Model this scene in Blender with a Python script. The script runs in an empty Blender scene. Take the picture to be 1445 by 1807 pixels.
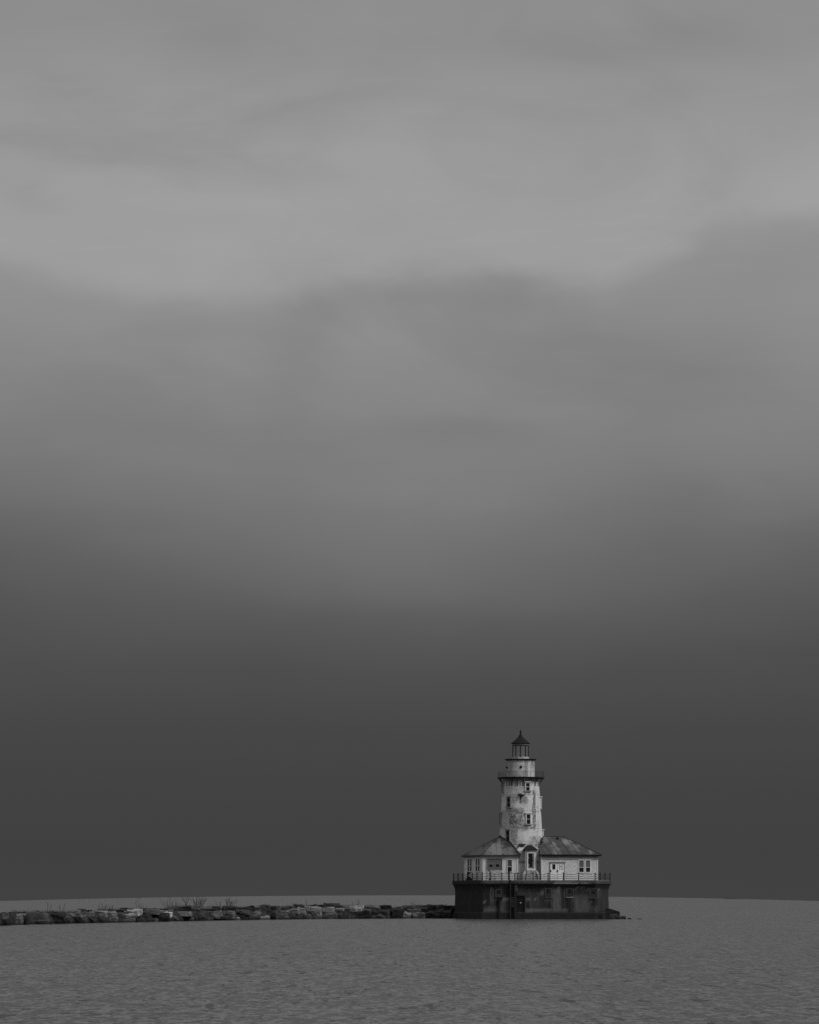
import bpy, bmesh, math, random
from mathutils import Vector, noise as mnoise, Matrix

R = math.radians
scene = bpy.context.scene
COL = scene.collection

# ------------------------------------------------------------------ camera
# metres; +Y looks out over the lake, water level z = 0
F = 4760.0            # focal length in pixels of the 1445 x 1807 photograph
CX, HY = 722.5, 1579.4
CAMZ = 3.5
cam_d = bpy.data.cameras.new('camera')
cam = bpy.data.objects.new('camera', cam_d)
COL.objects.link(cam)
cam.location = (0, 0, CAMZ)
cam.rotation_euler = (R(90), 0, 0)
cam_d.sensor_fit = 'VERTICAL'
cam_d.sensor_height = 36.0
cam_d.sensor_width = 36.0 * 1445 / 1807
cam_d.lens = F / 1807 * 36.0
cam_d.shift_y = (HY - 903.5) / 1807
cam_d.clip_start = 0.5
cam_d.clip_end = 60000
scene.camera = cam

# ------------------------------------------------------------------ sun, exposure
SUN_AZ, SUN_EL = 54.0, 44.0       # degrees to the right of the camera's back, above horizon
sd = Vector((math.sin(R(SUN_AZ)) * math.cos(R(SUN_EL)), -math.cos(R(SUN_AZ)) * math.cos(R(SUN_EL)), math.sin(R(SUN_EL))))
sun_d = bpy.data.lights.new('sun', 'SUN')
sun_d.energy = 1.7
sun_d.angle = R(32)
sun_d.color = (1, 1, 1)
sun = bpy.data.objects.new('sun', sun_d)
COL.objects.link(sun)
sun.rotation_euler = sd.to_track_quat('Z', 'Y').to_euler()
sun.location = (60, 300, 80)
scene.view_settings.view_transform = 'Standard'
scene.view_settings.look = 'None'
scene.view_settings.exposure = 0.0
scene.view_settings.gamma = 1.0
scene.cycles.use_denoising = False      # keep the fine grain of water and paint

# ------------------------------------------------------------------ node helpers
class NT:
    def __init__(s, tree):
        s.t = tree; s.n = tree.nodes; s.l = tree.links
    def new(s, typ, **kw):
        nd = s.n.new(typ)
        for k, v in kw.items(): setattr(nd, k, v)
        return nd
    def put(s, sock, v):
        if v is None: return
        if hasattr(v, 'is_output'): s.l.new(v, sock)
        else: sock.default_value = v
    def math(s, op, a, b=None, c=None, clamp=False):
        nd = s.new('ShaderNodeMath', operation=op); nd.use_clamp = clamp
        for i, v in enumerate((a, b, c)): s.put(nd.inputs[i], v)
        return nd.outputs[0]
    def maprange(s, v, a, b, c, d, smooth=False):
        nd = s.new('ShaderNodeMapRange')
        if smooth: nd.interpolation_type = 'SMOOTHSTEP'
        s.put(nd.inputs[0], v)
        for i, x in enumerate((a, b, c, d)): s.put(nd.inputs[i + 1], x)
        return nd.outputs[0]
    def noise(s, vec, scale, detail=3, rough=.5, dist=0.0):
        nd = s.new('ShaderNodeTexNoise')
        s.put(nd.inputs['Vector'], vec)
        nd.inputs['Scale'].default_value = scale
        nd.inputs['Detail'].default_value = detail
        nd.inputs['Roughness'].default_value = rough
        nd.inputs['Distortion'].default_value = dist
        return nd.outputs[0]
    def mapping(s, vec, scale, loc=(0, 0, 0)):
        nd = s.new('ShaderNodeMapping')
        s.put(nd.inputs[0], vec)
        nd.inputs['Scale'].default_value = scale
        nd.inputs['Location'].default_value = loc
        return nd.outputs[0]
    def mix(s, fac, a, b):                       # float mix
        nd = s.new('ShaderNodeMix'); nd.data_type = 'FLOAT'
        s.put(nd.inputs[0], fac); s.put(nd.inputs[2], a); s.put(nd.inputs[3], b)
        return nd.outputs[0]
    def ramp(s, v, stops, interp='LINEAR'):
        nd = s.new('ShaderNodeValToRGB')
        cr = nd.color_ramp; cr.interpolation = interp
        while len(cr.elements) < len(stops): cr.elements.new(0.5)
        for e, (p, c) in zip(cr.elements, stops):
            e.position = p; e.color = (c, c, c, 1)
        s.put(nd.inputs[0], v)
        return nd.outputs[0]
    def grey(s, v):
        nd = s.new('ShaderNodeCombineColor')
        for i in range(3): s.put(nd.inputs[i], v)
        return nd.outputs[0]

# ------------------------------------------------------------------ world: overcast, dark cloud bank low over the lake
world = bpy.data.worlds.new('World')
scene.world = world
world.use_nodes = True
N = NT(world.node_tree)
N.n.clear()
STR = 0.1
tc = N.new('ShaderNodeTexCoord').outputs['Generated']
sep = N.new('ShaderNodeSeparateXYZ'); N.l.new(tc, sep.inputs[0])
sx, sy, sz = sep.outputs
hyp = N.math('SQRT', N.math('ADD', N.math('MULTIPLY', sx, sx), N.math('MULTIPLY', sy, sy)))
elev = N.math('DIVIDE', sz, N.math('MAXIMUM', hyp, 0.02))
az = N.math('ARCTAN2', sx, sy)
big = N.noise(N.mapping(tc, (7.0, 7.0, 13.0), (3.1, 0.7, 1.9)), 1.0, 4, .5, .3)
wisp = N.noise(N.mapping(tc, (13.0, 13.0, 34.0), (0.4, 5.2, 2.2)), 1.0, 5, .55, .6)
rag = N.noise(N.mapping(tc, (26.0, 26.0, 60.0), (2.4, 8.2, 1.2)), 1.0, 6, .6, .4)
lay = N.noise(N.mapping(tc, (4.0, 4.0, 60.0), (6.4, 1.2, 3.2)), 1.0, 4, .55, .2)
azn = N.math('DIVIDE', az, 0.147)
sag = N.math('MULTIPLY', N.math('MINIMUM', N.math('MULTIPLY', azn, azn), 1.5), N.maprange(elev, 0.03, 0.12, 0.0, -0.012))
sag = N.math('MULTIPLY', sag, N.maprange(elev, 0.15, 0.22, 1.0, 0.0))
e2 = N.math('ADD', N.math('ADD', elev, sag), N.math('MULTIPLY', N.math('SUBTRACT', big, 0.5), N.maprange(elev, 0.02, 0.15, 0.004, 0.034)))
prof = [(1580, .0605), (1500, .0580), (1400, .0620), (1300, .0710), (1200, .0880), (1100, .121), (1000, .168), (900, .212), (800, .250),
        (700, .278), (600, .304), (510, .331), (440, .340), (380, .342), (300, .332), (200, .314), (100, .284), (34, .272)]
stops = [(max(0.0, (1580 - y) / F) / 0.34, v) for y, v in prof]
base = N.ramp(N.math('DIVIDE', e2, 0.34, clamp=True), stops)
# the lower edge of the bright cloud: a ragged line that climbs to the right
fc = N.new('ShaderNodeFloatCurve')
cu = fc.mapping.curves[0]
pts = [(0.0, .52), (.07, .45), (.13, .34), (.20, .30), (.36, .30), (.39, .40), (.55, .40), (.69, .41), (.76, .50), (.82, .64), (.87, .80), (1.0, .80)]
cu.points[0].location = pts[0]; cu.points[1].location = pts[-1]
for p in pts[1:-1]: cu.points.new(*p)
fc.mapping.update()
N.put(fc.inputs['Value'], N.maprange(az, -0.16, 0.16, 0.0, 1.0))
edge = N.math('ADD', N.math('MULTIPLY', fc.outputs[0], 0.055), 0.2085)
edge = N.math('ADD', edge, N.math('MULTIPLY', N.math('SUBTRACT', rag, 0.5), 0.013))
step = N.maprange(N.math('SUBTRACT', elev, edge), -0.012, 0.0035, 0.0, 1.0, True)
cl = N.math('MULTIPLY', base, N.mix(step, 0.83, 1.0))
amp = N.maprange(elev, 0.03, 0.2, 0.02, 0.20)
cl = N.math('MULTIPLY', cl, N.math('ADD', 1.0, N.math('MULTIPLY', amp, N.math('SUBTRACT', wisp, 0.5))))
cl = N.math('MULTIPLY', cl, N.math('ADD', 1.0, N.math('MULTIPLY', N.maprange(elev, 0.01, 0.1, 0.05, 0.06), N.math('SUBTRACT', lay, 0.5))))
# a second layer of darker scud across the bright part
scud = N.noise(N.mapping(tc, (5.0, 5.0, 16.0), (9.1, 2.2, 0.35)), 1.0, 6, .6, .8)
scudm = N.math('MULTIPLY', N.maprange(scud, 0.5, 0.72, 0.0, 1.0, True), N.maprange(elev, 0.10, 0.24, 0.0, 0.11))
cl = N.math('MULTIPLY', cl, N.math('SUBTRACT', 1.0, scudm))
cl = N.math('MULTIPLY', cl, N.maprange(elev, 0.40, 1.6, 1.0, 2.1))     # lighter overhead, out of frame
# separate darker and lighter cloud masses: (azimuth, elevation as photograph px, half sizes, strength)
wx_ = N.math('MULTIPLY', N.math('SUBTRACT', big, 0.5), 0.05); wz_ = N.math('MULTIPLY', N.math('SUBTRACT', wisp, 0.5), 0.03)
azw = N.math('ADD', az, wx_); elw = N.math('ADD', elev, wz_)
for (cx_, cy_, rx_, ry_, am_) in [(360, 95, 100, 42, -.06), (500, 205, 90, 22, -.05), (470, 305, 120, 22, -.06), (70, 370, 60, 22, -.07), (1150, 90, 230, 34, -.07), (1330, 480, 140, 70, -.05),
                                  (820, 508, 140, 30, -.035), (690, 580, 100, 50, .06), (540, 660, 60, 110, -.06), (420, 590, 60, 60, .04), (1150, 650, 170, 100, -.05), (1400, 660, 70, 90, .07),
                                  (860, 765, 150, 30, -.07), (760, 860, 170, 34, .05), (680, 1030, 170, 70, .10), (1380, 880, 170, 70, .10), (40, 1010, 200, 90, -.12), (240, 720, 160, 60, -.04), (1330, 800, 150, 90, .06), (900, 1060, 260, 50, .05), (980, 330, 240, 60, .03)]:
    da = N.math('DIVIDE', N.math('SUBTRACT', azw, (cx_ - CX) / F), rx_ / F); de = N.math('DIVIDE', N.math('SUBTRACT', elw, (HY - cy_) / F), ry_ / F)
    g = N.math('EXPONENT', N.math('MULTIPLY', N.math('ADD', N.math('MULTIPLY', da, da), N.math('MULTIPLY', de, de)), -0.8))
    cl = N.math('MULTIPLY', cl, N.math('ADD', N.math('MULTIPLY', g, am_), 1.0))
sky = N.new('ShaderNodeTexSky'); sky.sky_type = 'NISHITA'; sky.sun_disc = False
sky.sun_elevation = R(SUN_EL); sky.sun_rotation = math.atan2(sd.x, sd.y)
bw = N.new('ShaderNodeRGBToBW'); N.l.new(sky.outputs[0], bw.inputs[0])
veil = N.math('MINIMUM', bw.outputs[0], 3.0)
tot = N.mix(0.985, veil, N.math('MULTIPLY', cl, 1.0 / STR))
bg = N.new('ShaderNodeBackground'); bg.inputs[1].default_value = STR
N.l.new(N.grey(tot), bg.inputs[0])
wo = N.new('ShaderNodeOutputWorld'); N.l.new(bg.outputs[0], wo.inputs[0])

# ------------------------------------------------------------------ materials (a black and white world: all greys)
def new_mat(name):
    m = bpy.data.materials.new(name); m.use_nodes = True
    n = NT(m.node_tree); n.n.clear()
    out = n.new('ShaderNodeOutputMaterial'); b = n.new('ShaderNodeBsdfPrincipled')
    n.l.new(b.outputs[0], out.inputs[0])
    return m, n, b

def weathered(name, base, dark, blotch=0.9, streak=2.0, amount=.6, rough=.75, fine=9.0, pale=None, seams=None, bump=.02, plate=None, spec=.3, peel=0.0, peel_scale=1.6, drips=0.0):
    """paint or concrete with blotches, runs down the face, optional 'stain' and 'pale' marks, optional plate joints"""
    m, n, b = new_mat(name)
    oc = n.new('ShaderNodeTexCoord').outputs['Object']
    n1 = n.noise(oc, blotch, 6, .65)
    n2 = n.noise(n.mapping(oc, (streak, streak, streak * .12)), 1.0, 5, .6)
    n3 = n.noise(oc, fine, 4, .6)
    f = n.math('ADD', n.math('ADD', n.maprange(n1, .38, .68, 0, .55), n.maprange(n2, .42, .70, 0, .5)), n.maprange(n3, .35, .75, -.15, .25))
    f = n.math('MULTIPLY', f, amount, clamp=True)
    if peel:                                              # hard-edged flaked patches, denser where the large blotches are
        pn = n.noise(n.mapping(oc, (1, 1, .7)), peel_scale, 8, .72, .4)
        pk = n.maprange(n.math('ADD', pn, n.math('MULTIPLY', n.math('SUBTRACT', n1, .5), .35)), .54, .60, 0, peel, True)
        f = n.math('MAXIMUM', f, pk)
    st = n.new('ShaderNodeAttribute', attribute_name='stain_shade').outputs['Fac']
    st2 = n.math('MULTIPLY', st, n.maprange(n3, .30, .62, .50, 1.70))
    f = n.math('MAXIMUM', f, st2, clamp=True)
    v = n.mix(f, base, dark)
    if pale is not None:
        pa = n.new('ShaderNodeAttribute', attribute_name='pale').outputs['Fac']
        v = n.mix(n.math('MULTIPLY', pa, n.maprange(n3, .3, .6, .5, 1.4), clamp=True), v, pale)
    if drips:                                             # thin pale lime runs
        dn = n.noise(n.mapping(oc, (3.6, 3.6, .32), (2, 5, 1)), 1.0, 5, .65)
        v = n.mix(n.math('MULTIPLY', n.maprange(dn, .55, .70, 0, drips, True), n.maprange(n1, .35, .6, .2, 1.0)), v, pale)
    if seams:
        sp = n.new('ShaderNodeSeparateXYZ'); n.l.new(oc, sp.inputs[0])
        tot = None
        for z, w in seams:
            k = n.math('LESS_THAN', n.math('ABSOLUTE', n.math('SUBTRACT', sp.outputs[2], z)), w)
            tot = k if tot is None else n.math('MAXIMUM', tot, k)
        tot = n.math('MULTIPLY', tot, n.maprange(n2, .3, .6, .25, .8))
        v = n.mix(tot, v, dark * .55)
    if plate:                                             # vertical board or plate joints along x
        sp = n.new('ShaderNodeSeparateXYZ'); n.l.new(oc, sp.inputs[0])
        fr = n.math('FRACT', n.math('DIVIDE', n.math('ADD', sp.outputs[0], sp.outputs[1]), plate))
        v = n.mix(n.math('MULTIPLY', n.math('LESS_THAN', fr, .05), .35), v, dark)
    n.l.new(n.grey(v), b.inputs['Base Color'])
    b.inputs['Roughness'].default_value = rough
    b.inputs['Specular IOR Level'].default_value = spec
    bp = n.new('ShaderNodeBump'); bp.inputs['Strength'].default_value = .6; bp.inputs['Distance'].default_value = bump
    n.l.new(n3, bp.inputs['Height']); n.l.new(bp.outputs[0], b.inputs['Normal'])
    return m

def plain(name, v, rough=.6, spec=.3, var=.35, metallic=0.0):
    m, n, b = new_mat(name)
    oc = n.new('ShaderNodeTexCoord').outputs['Object']
    k = n.noise(oc, 5.0, 4, .6)
    n.l.new(n.grey(n.math('MULTIPLY', v, n.maprange(k, .3, .7, 1 - var, 1 + var))), b.inputs['Base Color'])
    b.inputs['Roughness'].default_value = rough; b.inputs['Specular IOR Level'].default_value = spec
    b.inputs['Metallic'].default_value = metallic
    return m

M = {}
M['dark_iron'] = plain('dark painted iron', .012, .65, .15)
M['rusty_iron'] = plain('rusty iron', .045, .8, .2)
M['black_roof'] = plain('black lantern roof', .010, .7, .15)
M['dark_board'] = weathered('grey boarding', .16, .06, 1.5, 5, .6, .85)
M['white_trim'] = weathered('white trim paint', .74, .36, 1.2, 5, .5, .7)
M['grey_trim'] = weathered('weathered grey trim', .34, .10, 1.5, 5, .7, .8)
M['timber'] = weathered('weathered dark timber', .028, .012, 1.2, 2, .7, .9)
M['twig'] = plain('bare twigs', .035, .9, .1)
M['straw'] = plain('dead grass', .09, .9, .1)
M['pale_spot'] = plain('pale lamp glass', .45, .4)

def glass_dark(name, v=.012):
    m, n, b = new_mat(name)
    b.inputs['Base Color'].default_value = (v, v, v, 1)
    b.inputs['Roughness'].default_value = .25
    b.inputs['Specular IOR Level'].default_value = .35
    return m
M['pane'] = glass_dark('dark window glass')
M['pane_grey'] = weathered('dusty window with wire grid', .085, .04, 2, 6, .5, .6)

def lantern_glass():
    m, n, b = new_mat('lantern glass')
    out = [x for x in n.n if x.type == 'OUTPUT_MATERIAL'][0]
    tr = n.new('ShaderNodeBsdfTransparent'); gl = n.new('ShaderNodeBsdfGlossy')
    gl.inputs['Roughness'].default_value = .08
    df = n.new('ShaderNodeBsdfDiffuse'); df.inputs[0].default_value = (.5, .5, .5, 1)
    a = n.new('ShaderNodeMixShader'); c = n.new('ShaderNodeMixShader')
    n.l.new(gl.outputs[0], a.inputs[1]); n.l.new(df.outputs[0], a.inputs[2]); a.inputs[0].default_value = .5
    n.l.new(tr.outputs[0], c.inputs[1]); n.l.new(a.outputs[0], c.inputs[2]); c.inputs[0].default_value = .24
    n.l.new(c.outputs[0], out.inputs[0])
    return m
M['lantern_glass'] = lantern_glass()

def rock_mat():
    m, n, b = new_mat('quarried breakwater stone')
    oi = n.new('ShaderNodeObjectInfo')
    oc = n.new('ShaderNodeTexCoord').outputs['Object']
    vec = n.new('ShaderNodeVectorMath', operation='ADD'); n.l.new(oc, vec.inputs[0])
    cmb = n.new('ShaderNodeCombineXYZ'); n.l.new(n.math('MULTIPLY', oi.outputs['Random'], 50.0), cmb.inputs[0]); n.l.new(cmb.outputs[0], vec.inputs[1])
    v0 = vec.outputs[0]
    n1 = n.noise(v0, 1.3, 6, .65)
    n2 = n.noise(n.mapping(v0, (.5, .5, 5.0)), 1.0, 4, .6)       # bedding
    n3 = n.noise(v0, 7.0, 5, .65)
    k = n.math('MULTIPLY', n.math('MULTIPLY', n.maprange(n1, .3, .7, .6, 1.4), n.maprange(n2, .3, .7, .5, 1.45)), n.maprange(n3, .3, .7, .75, 1.25))
    bwn = n.new('ShaderNodeRGBToBW'); n.l.new(oi.outputs['Color'], bwn.inputs[0])
    col = n.math('MULTIPLY', bwn.outputs[0], k)
    # wet band at the waterline
    gp = n.new('ShaderNodeNewGeometry'); sp = n.new('ShaderNodeSeparateXYZ'); n.l.new(gp.outputs['Position'], sp.inputs[0])
    wet = n.maprange(n.math('ADD', sp.outputs[2], n.math('MULTIPLY', n1, .25)), .22, .50, .38, 1.0)
    n.l.new(n.grey(n.math('MULTIPLY', col, wet)), b.inputs['Base Color'])
    b.inputs['Roughness'].default_value = .85; b.inputs['Specular IOR Level'].default_value = .25
    bp = n.new('ShaderNodeBump'); bp.inputs['Strength'].default_value = .8; bp.inputs['Distance'].default_value = .10
    n.l.new(n.math('ADD', n1, n.math('MULTIPLY', n3, .5)), bp.inputs['Height']); n.l.new(bp.outputs[0], b.inputs['Normal'])
    return m
M['rock'] = rock_mat()

def water_mat():
    """wave slopes straight from vector noise, so that distance does not smooth them away"""
    m, n, b = new_mat('choppy lake water')
    gp = n.new('ShaderNodeNewGeometry').outputs['Position']
    def slopes(scale, loc, detail, rough, dist, kx, ky):
        nd = n.new('ShaderNodeTexNoise')
        n.l.new(n.mapping(gp, scale, loc), nd.inputs['Vector'])
        nd.inputs['Scale'].default_value = 1.0; nd.inputs['Detail'].default_value = detail
        nd.inputs['Roughness'].default_value = rough; nd.inputs['Distortion'].default_value = dist
        v = n.new('ShaderNodeVectorMath', operation='SUBTRACT'); n.l.new(nd.outputs['Color'], v.inputs[0]); v.inputs[1].default_value = (.5, .5, .5)
        w = n.new('ShaderNodeVectorMath', operation='MULTIPLY'); n.l.new(v.outputs[0], w.inputs[0]); w.inputs[1].default_value = (kx, ky, 0)
        return w.outputs[0]
    def add(p, q):
        v = n.new('ShaderNodeVectorMath', operation='ADD'); n.put(v.inputs[0], p); n.put(v.inputs[1], q); return v.outputs[0]
    t = add(slopes((2.8, .95, 1), (0, 0, 0), 3, .6, .4, .75, .60), slopes((6.5, 2.2, 1), (7, 3, 0), 2, .6, .4, .50, .32))
    t = add(t, slopes((1.1, .26, 1), (1, 9, 0), 3, .6, .3, .30, .15))
    t = add(t, slopes((.05, .010, 1), (4, 1, 0), 3, .55, .4, .05, .05))
    # steep little wave fronts turned to the viewer's side of the lake
    for sc_, lo_, th_, k_ in (((3.4, 1.3, 1), (3, 8, 0), .585, -1.0), ((2.0, .62, 1), (11, 2, 0), .59, -1.05), ((1.0, .16, 1), (5, 5, 0), .60, -.85)):
        dn_ = n.noise(n.mapping(gp, sc_, lo_), 1.0, 3, .6, .15)
        cv = n.new('ShaderNodeCombineXYZ'); n.l.new(n.math('MULTIPLY', n.maprange(dn_, th_, th_ + .06, 0, 1, True), k_), cv.inputs[1])
        t = add(t, cv.outputs[0])
    nv = n.new('ShaderNodeVectorMath', operation='NORMALIZE'); n.l.new(add(t, (0, -.02, 1)), nv.inputs[0])
    n.l.new(nv.outputs[0], b.inputs['Normal'])
    b.inputs['Base Color'].default_value = (.075, .075, .075, 1)
    b.inputs['Roughness'].default_value = .2
    b.inputs['IOR'].default_value = 1.333
    return m
M['water'] = water_mat()

# ------------------------------------------------------------------ geometry helpers
def PX(px, Y): return (px - CX) * Y / F          # x at depth Y of a column of the photograph
def PZ(py, Y): return CAMZ - (py - HY) * Y / F   # height at depth Y of a row

class MB:
    def __init__(s): s.v = []; s.f = []
    def add(s, vs, fs):
        o = len(s.v); s.v += [tuple(v) for v in vs]; s.f += [tuple(i + o for i in f) for f in fs]; return s
    def obox(s, c, ux, uy, sx, sy, sz):          # box on horizontal axes ux, uy
        c = Vector(c); ux = Vector(ux); uy = Vector(uy); uz = Vector((0, 0, 1))
        vs = [c + ux * (a * sx / 2) + uy * (b * sy / 2) + uz * (d * sz / 2) for d in (-1, 1) for b in (-1, 1) for a in (-1, 1)]
        return s.add(vs, [(0, 2, 3, 1), (4, 5, 7, 6), (0, 1, 5, 4), (2, 6, 7, 3), (0, 4, 6, 2), (1, 3, 7, 5)])
    def box(s, x0, x1, y0, y1, z0, z1):
        return s.obox(((x0 + x1) / 2, (y0 + y1) / 2, (z0 + z1) / 2), (1, 0, 0), (0, 1, 0), x1 - x0, y1 - y0, z1 - z0)
    def loft(s, rings, caps=True):
        n = len(rings[0]); o = len(s.v)
        for r in rings: s.v += [tuple(p) for p in r]
        for k in range(len(rings) - 1):
            for i in range(n):
                j = (i + 1) % n
                s.f.append((o + k * n + i, o + k * n + j, o + (k + 1) * n + j, o + (k + 1) * n + i))
        if caps:
            s.f.append(tuple(o + i for i in reversed(range(n))))
            s.f.append(tuple(o + (len(rings) - 1) * n + i for i in range(n)))
        return s
    def lathe(s, prof, cx, cy, n=48, caps=True, ph=0.0):
        return s.loft([[(cx + r * math.sin(2 * math.pi * i / n + ph), cy - r * math.cos(2 * math.pi * i / n + ph), z) for i in range(n)] for r, z in prof], caps)
    def tube(s, pts, r, n=6, r1=None):
        pts = [Vector(p) for p in pts]; rings = []
        for i, p in enumerate(pts):
            d = (pts[min(i + 1, len(pts) - 1)] - pts[max(i - 1, 0)]).normalized()
            a = d.cross(Vector((0, 0, 1)) if abs(d.z) < .9 else Vector((1, 0, 0))).normalized(); b = d.cross(a)
            rr = r if r1 is None else r + (r1 - r) * i / (len(pts) - 1)
            rings.append([p + (a * math.cos(2 * math.pi * k / n) + b * math.sin(2 * math.pi * k / n)) * rr for k in range(n)])
        return s.loft(rings)
    def prism(s, poly, z0, z1): return s.loft([[(x, y, z0) for x, y in poly], [(x, y, z1) for x, y in poly]])
    def build(s, name, mat, parent=None, smooth=False, bevel=0.0, attrs=None):
        me = bpy.data.meshes.new(name)
        root = parent
        while root is not None and root.parent is not None: root = root.parent
        off = root.location if root is not None else Vector((0, 0, 0))
        me.from_pydata([(x - off[0], y - off[1], z - off[2]) for x, y, z in s.v], [], s.f)
        bm = bmesh.new(); bm.from_mesh(me)
        bmesh.ops.recalc_face_normals(bm, faces=bm.faces)
        if bevel: bmesh.ops.bevel(bm, geom=[e for e in bm.edges if e.calc_face_angle(0) > .5], offset=bevel, segments=1, affect='EDGES')
        if smooth:
            for f in bm.faces: f.smooth = True
            for e in bm.edges:
                if e.calc_face_angle(0) > .6: e.smooth = False
        bm.to_mesh(me); bm.free()
        me.materials.append(mat)
        if attrs:
            for k, fn in attrs.items():
                at = me.attributes.new(k, 'FLOAT', 'POINT')
                at.data.foreach_set('value', [fn(v.co[0] + off[0], v.co[1] + off[1], v.co[2] + off[2]) for v in me.vertices])
        o = bpy.data.objects.new(name, me); COL.objects.link(o)
        if parent is not None: o.parent = parent
        return o

def tag(o, label=None, cat=None, group=None, kind=None):
    if label: o['label'] = label
    if cat: o['category'] = cat
    if group: o['group'] = group
    if kind: o['kind'] = kind
    return o
def empty(name, loc, label, cat, group=None):
    o = bpy.data.objects.new(name, None); o.location = loc; o.empty_display_size = .5
    COL.objects.link(o); return tag(o, label, cat, group)

def blob_field(blobs, fuzz=.35, seed=0.0):
    """marks given in photograph pixels -> a function of world position on the front of a surface"""
    def fn(x, y, z):
        px = x * F / y + CX; py = HY - (z - CAMZ) * F / y
        t = 0.0
        for (x0, x1, y0, y1, s, soft) in blobs:
            nz = mnoise.noise(Vector((x * 1.7 + seed, y * 1.7, z * 1.1))) * fuzz + mnoise.noise(Vector((x * 5 + seed, y * 5, z * 3))) * fuzz * .6
            dx = max(x0 - px, px - x1, 0) / soft; dy = max(y0 - py, py - y1, 0) / (soft * 1.6)
            d = math.hypot(dx, dy) - nz
            t = max(t, s * max(0.0, min(1.0, (1.0 - d) * 1.6)))
        return t
    return fn

# ------------------------------------------------------------------ the lake
def far_edge(a):
    dy = .6 + 9.2 * (a / .1455) ** 2
    return max(F * CAMZ / dy, 1450.0)
mb = MB(); nA = 720; rings = []
azs = sorted(set([round(-math.pi + 2 * math.pi * i / 180, 5) for i in range(180)] + [round(-.2 + .4 * i / 160, 5) for i in range(161)]))
fr = [0.0, .004, .03, .1, .25, .5, .75, 1.0]
o = 0
for k, t in enumerate(fr):
    for a in azs:
        d = 3.0 + (far_edge(a) - 3.0) * t
        mb.v.append((math.sin(a) * d, math.cos(a) * d, 0.0))
n = len(azs)
for k in range(len(fr) - 1):
    for i in range(n):
        j = (i + 1) % n
        mb.f.append((k * n + i, k * n + j, (k + 1) * n + j, (k + 1) * n + i))
mb.f.append(tuple(range(n)))
lake = mb.build('lake_water', M['water']); tag(lake, kind='structure')

# ================================================================== LIGHTHOUSE
YF = 391.0                                         # front of the concrete base
DECK = PZ(1553.2, YF)                              # deck level
A = (PX(803, 404), 404.0); B = (PX(852, YF), YF); C = (PX(1048, YF), YF); D = (PX(1073.5, 397.5), 397.5)
E = (PX(1060, 424), 424.0); G = (PX(822, 424), 424.0)
FOOT = [B, C, D, E, G, A]
cen = Vector((sum(p[0] for p in FOOT) / 6, sum(p[1] for p in FOOT) / 6))
def inset(poly, d):                                 # offset a convex polygon outwards by d
    out = []; n = len(poly)
    for i in range(n):
        p0, p1, p2 = Vector(poly[i - 1]), Vector(poly[i]), Vector(poly[(i + 1) % n])
        e1 = (p1 - p0).normalized(); e2 = (p2 - p1).normalized()
        n1 = Vector((e1.y, -e1.x)); n2 = Vector((e2.y, -e2.x))
        b = (n1 + n2).normalized(); out.append(tuple(p1 + b * (d / max(.3, b.dot(n1)))))
    return out

M['base_concrete'] = weathered('stained wet concrete', .060, .009, .55, 2.6, 1.0, .8, 6.0, pale=.23, bump=.08, peel=.65, peel_scale=.9, drips=.42)
M['cornice_concrete'] = weathered('worn cornice concrete', .055, .015, .9, 1.2, .8, .8, 6.0, peel=.6,  pale=.26, bump=.04)
M['hatch_frame'] = weathered('worn hatch frame', .095, .03, 1.5, 5, .8, .8)
M['base_dark'] = weathered('dark hatch panel', .04, .016, 1.5, 5, .8, .8)
M['plinth'] = weathered('algae dark plinth', .019, .007, .8, 1.0, .9, .7, 5.0, peel=.7,  bump=.04)

base = empty('concrete_base', (17.0, 405.0, 0), 'broad dark stained concrete base standing in the water under the white lighthouse', 'lighthouse base')
# body: dense front so that the stains have somewhere to sit
zl = [-1.5, .9, 1.3, 1.7, 2.1, 2.5, 2.9, 3.3, 3.7, 4.0, 4.3, 4.6, 4.85, 5.06]
def flare(z): return .10 * max(0, 1 - z / 3.5) + (.34 * ((z - 4.0) / 1.06) ** 2 if z > 4.0 else 0)
def dens(poly, step=.3):
    out = []
    for i in range(len(poly)):
        p, q = Vector(poly[i]), Vector(poly[(i + 1) % len(poly)]); k = max(1, int((q - p).length / step))
        out += [tuple(p.lerp(q, t / k)) for t in range(k)]
    return out
rings = [[(x, y, z) for x, y in dens_poly] for z in zl for dens_poly in [dens(FOOT)]]
k0 = len(dens(FOOT))
def ring_at(z):
    base_pts = dens(FOOT); off = inset(FOOT, flare(z)); res = []
    for i in range(len(FOOT)):
        p, q = Vector(FOOT[i]), Vector(FOOT[(i + 1) % 6]); k = max(1, int((q - p).length / .3))
        a, b = Vector(off[i]), Vector(off[(i + 1) % 6])
        res += [(*a.lerp(b, t / k), z) for t in range(k)]
    return res
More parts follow.
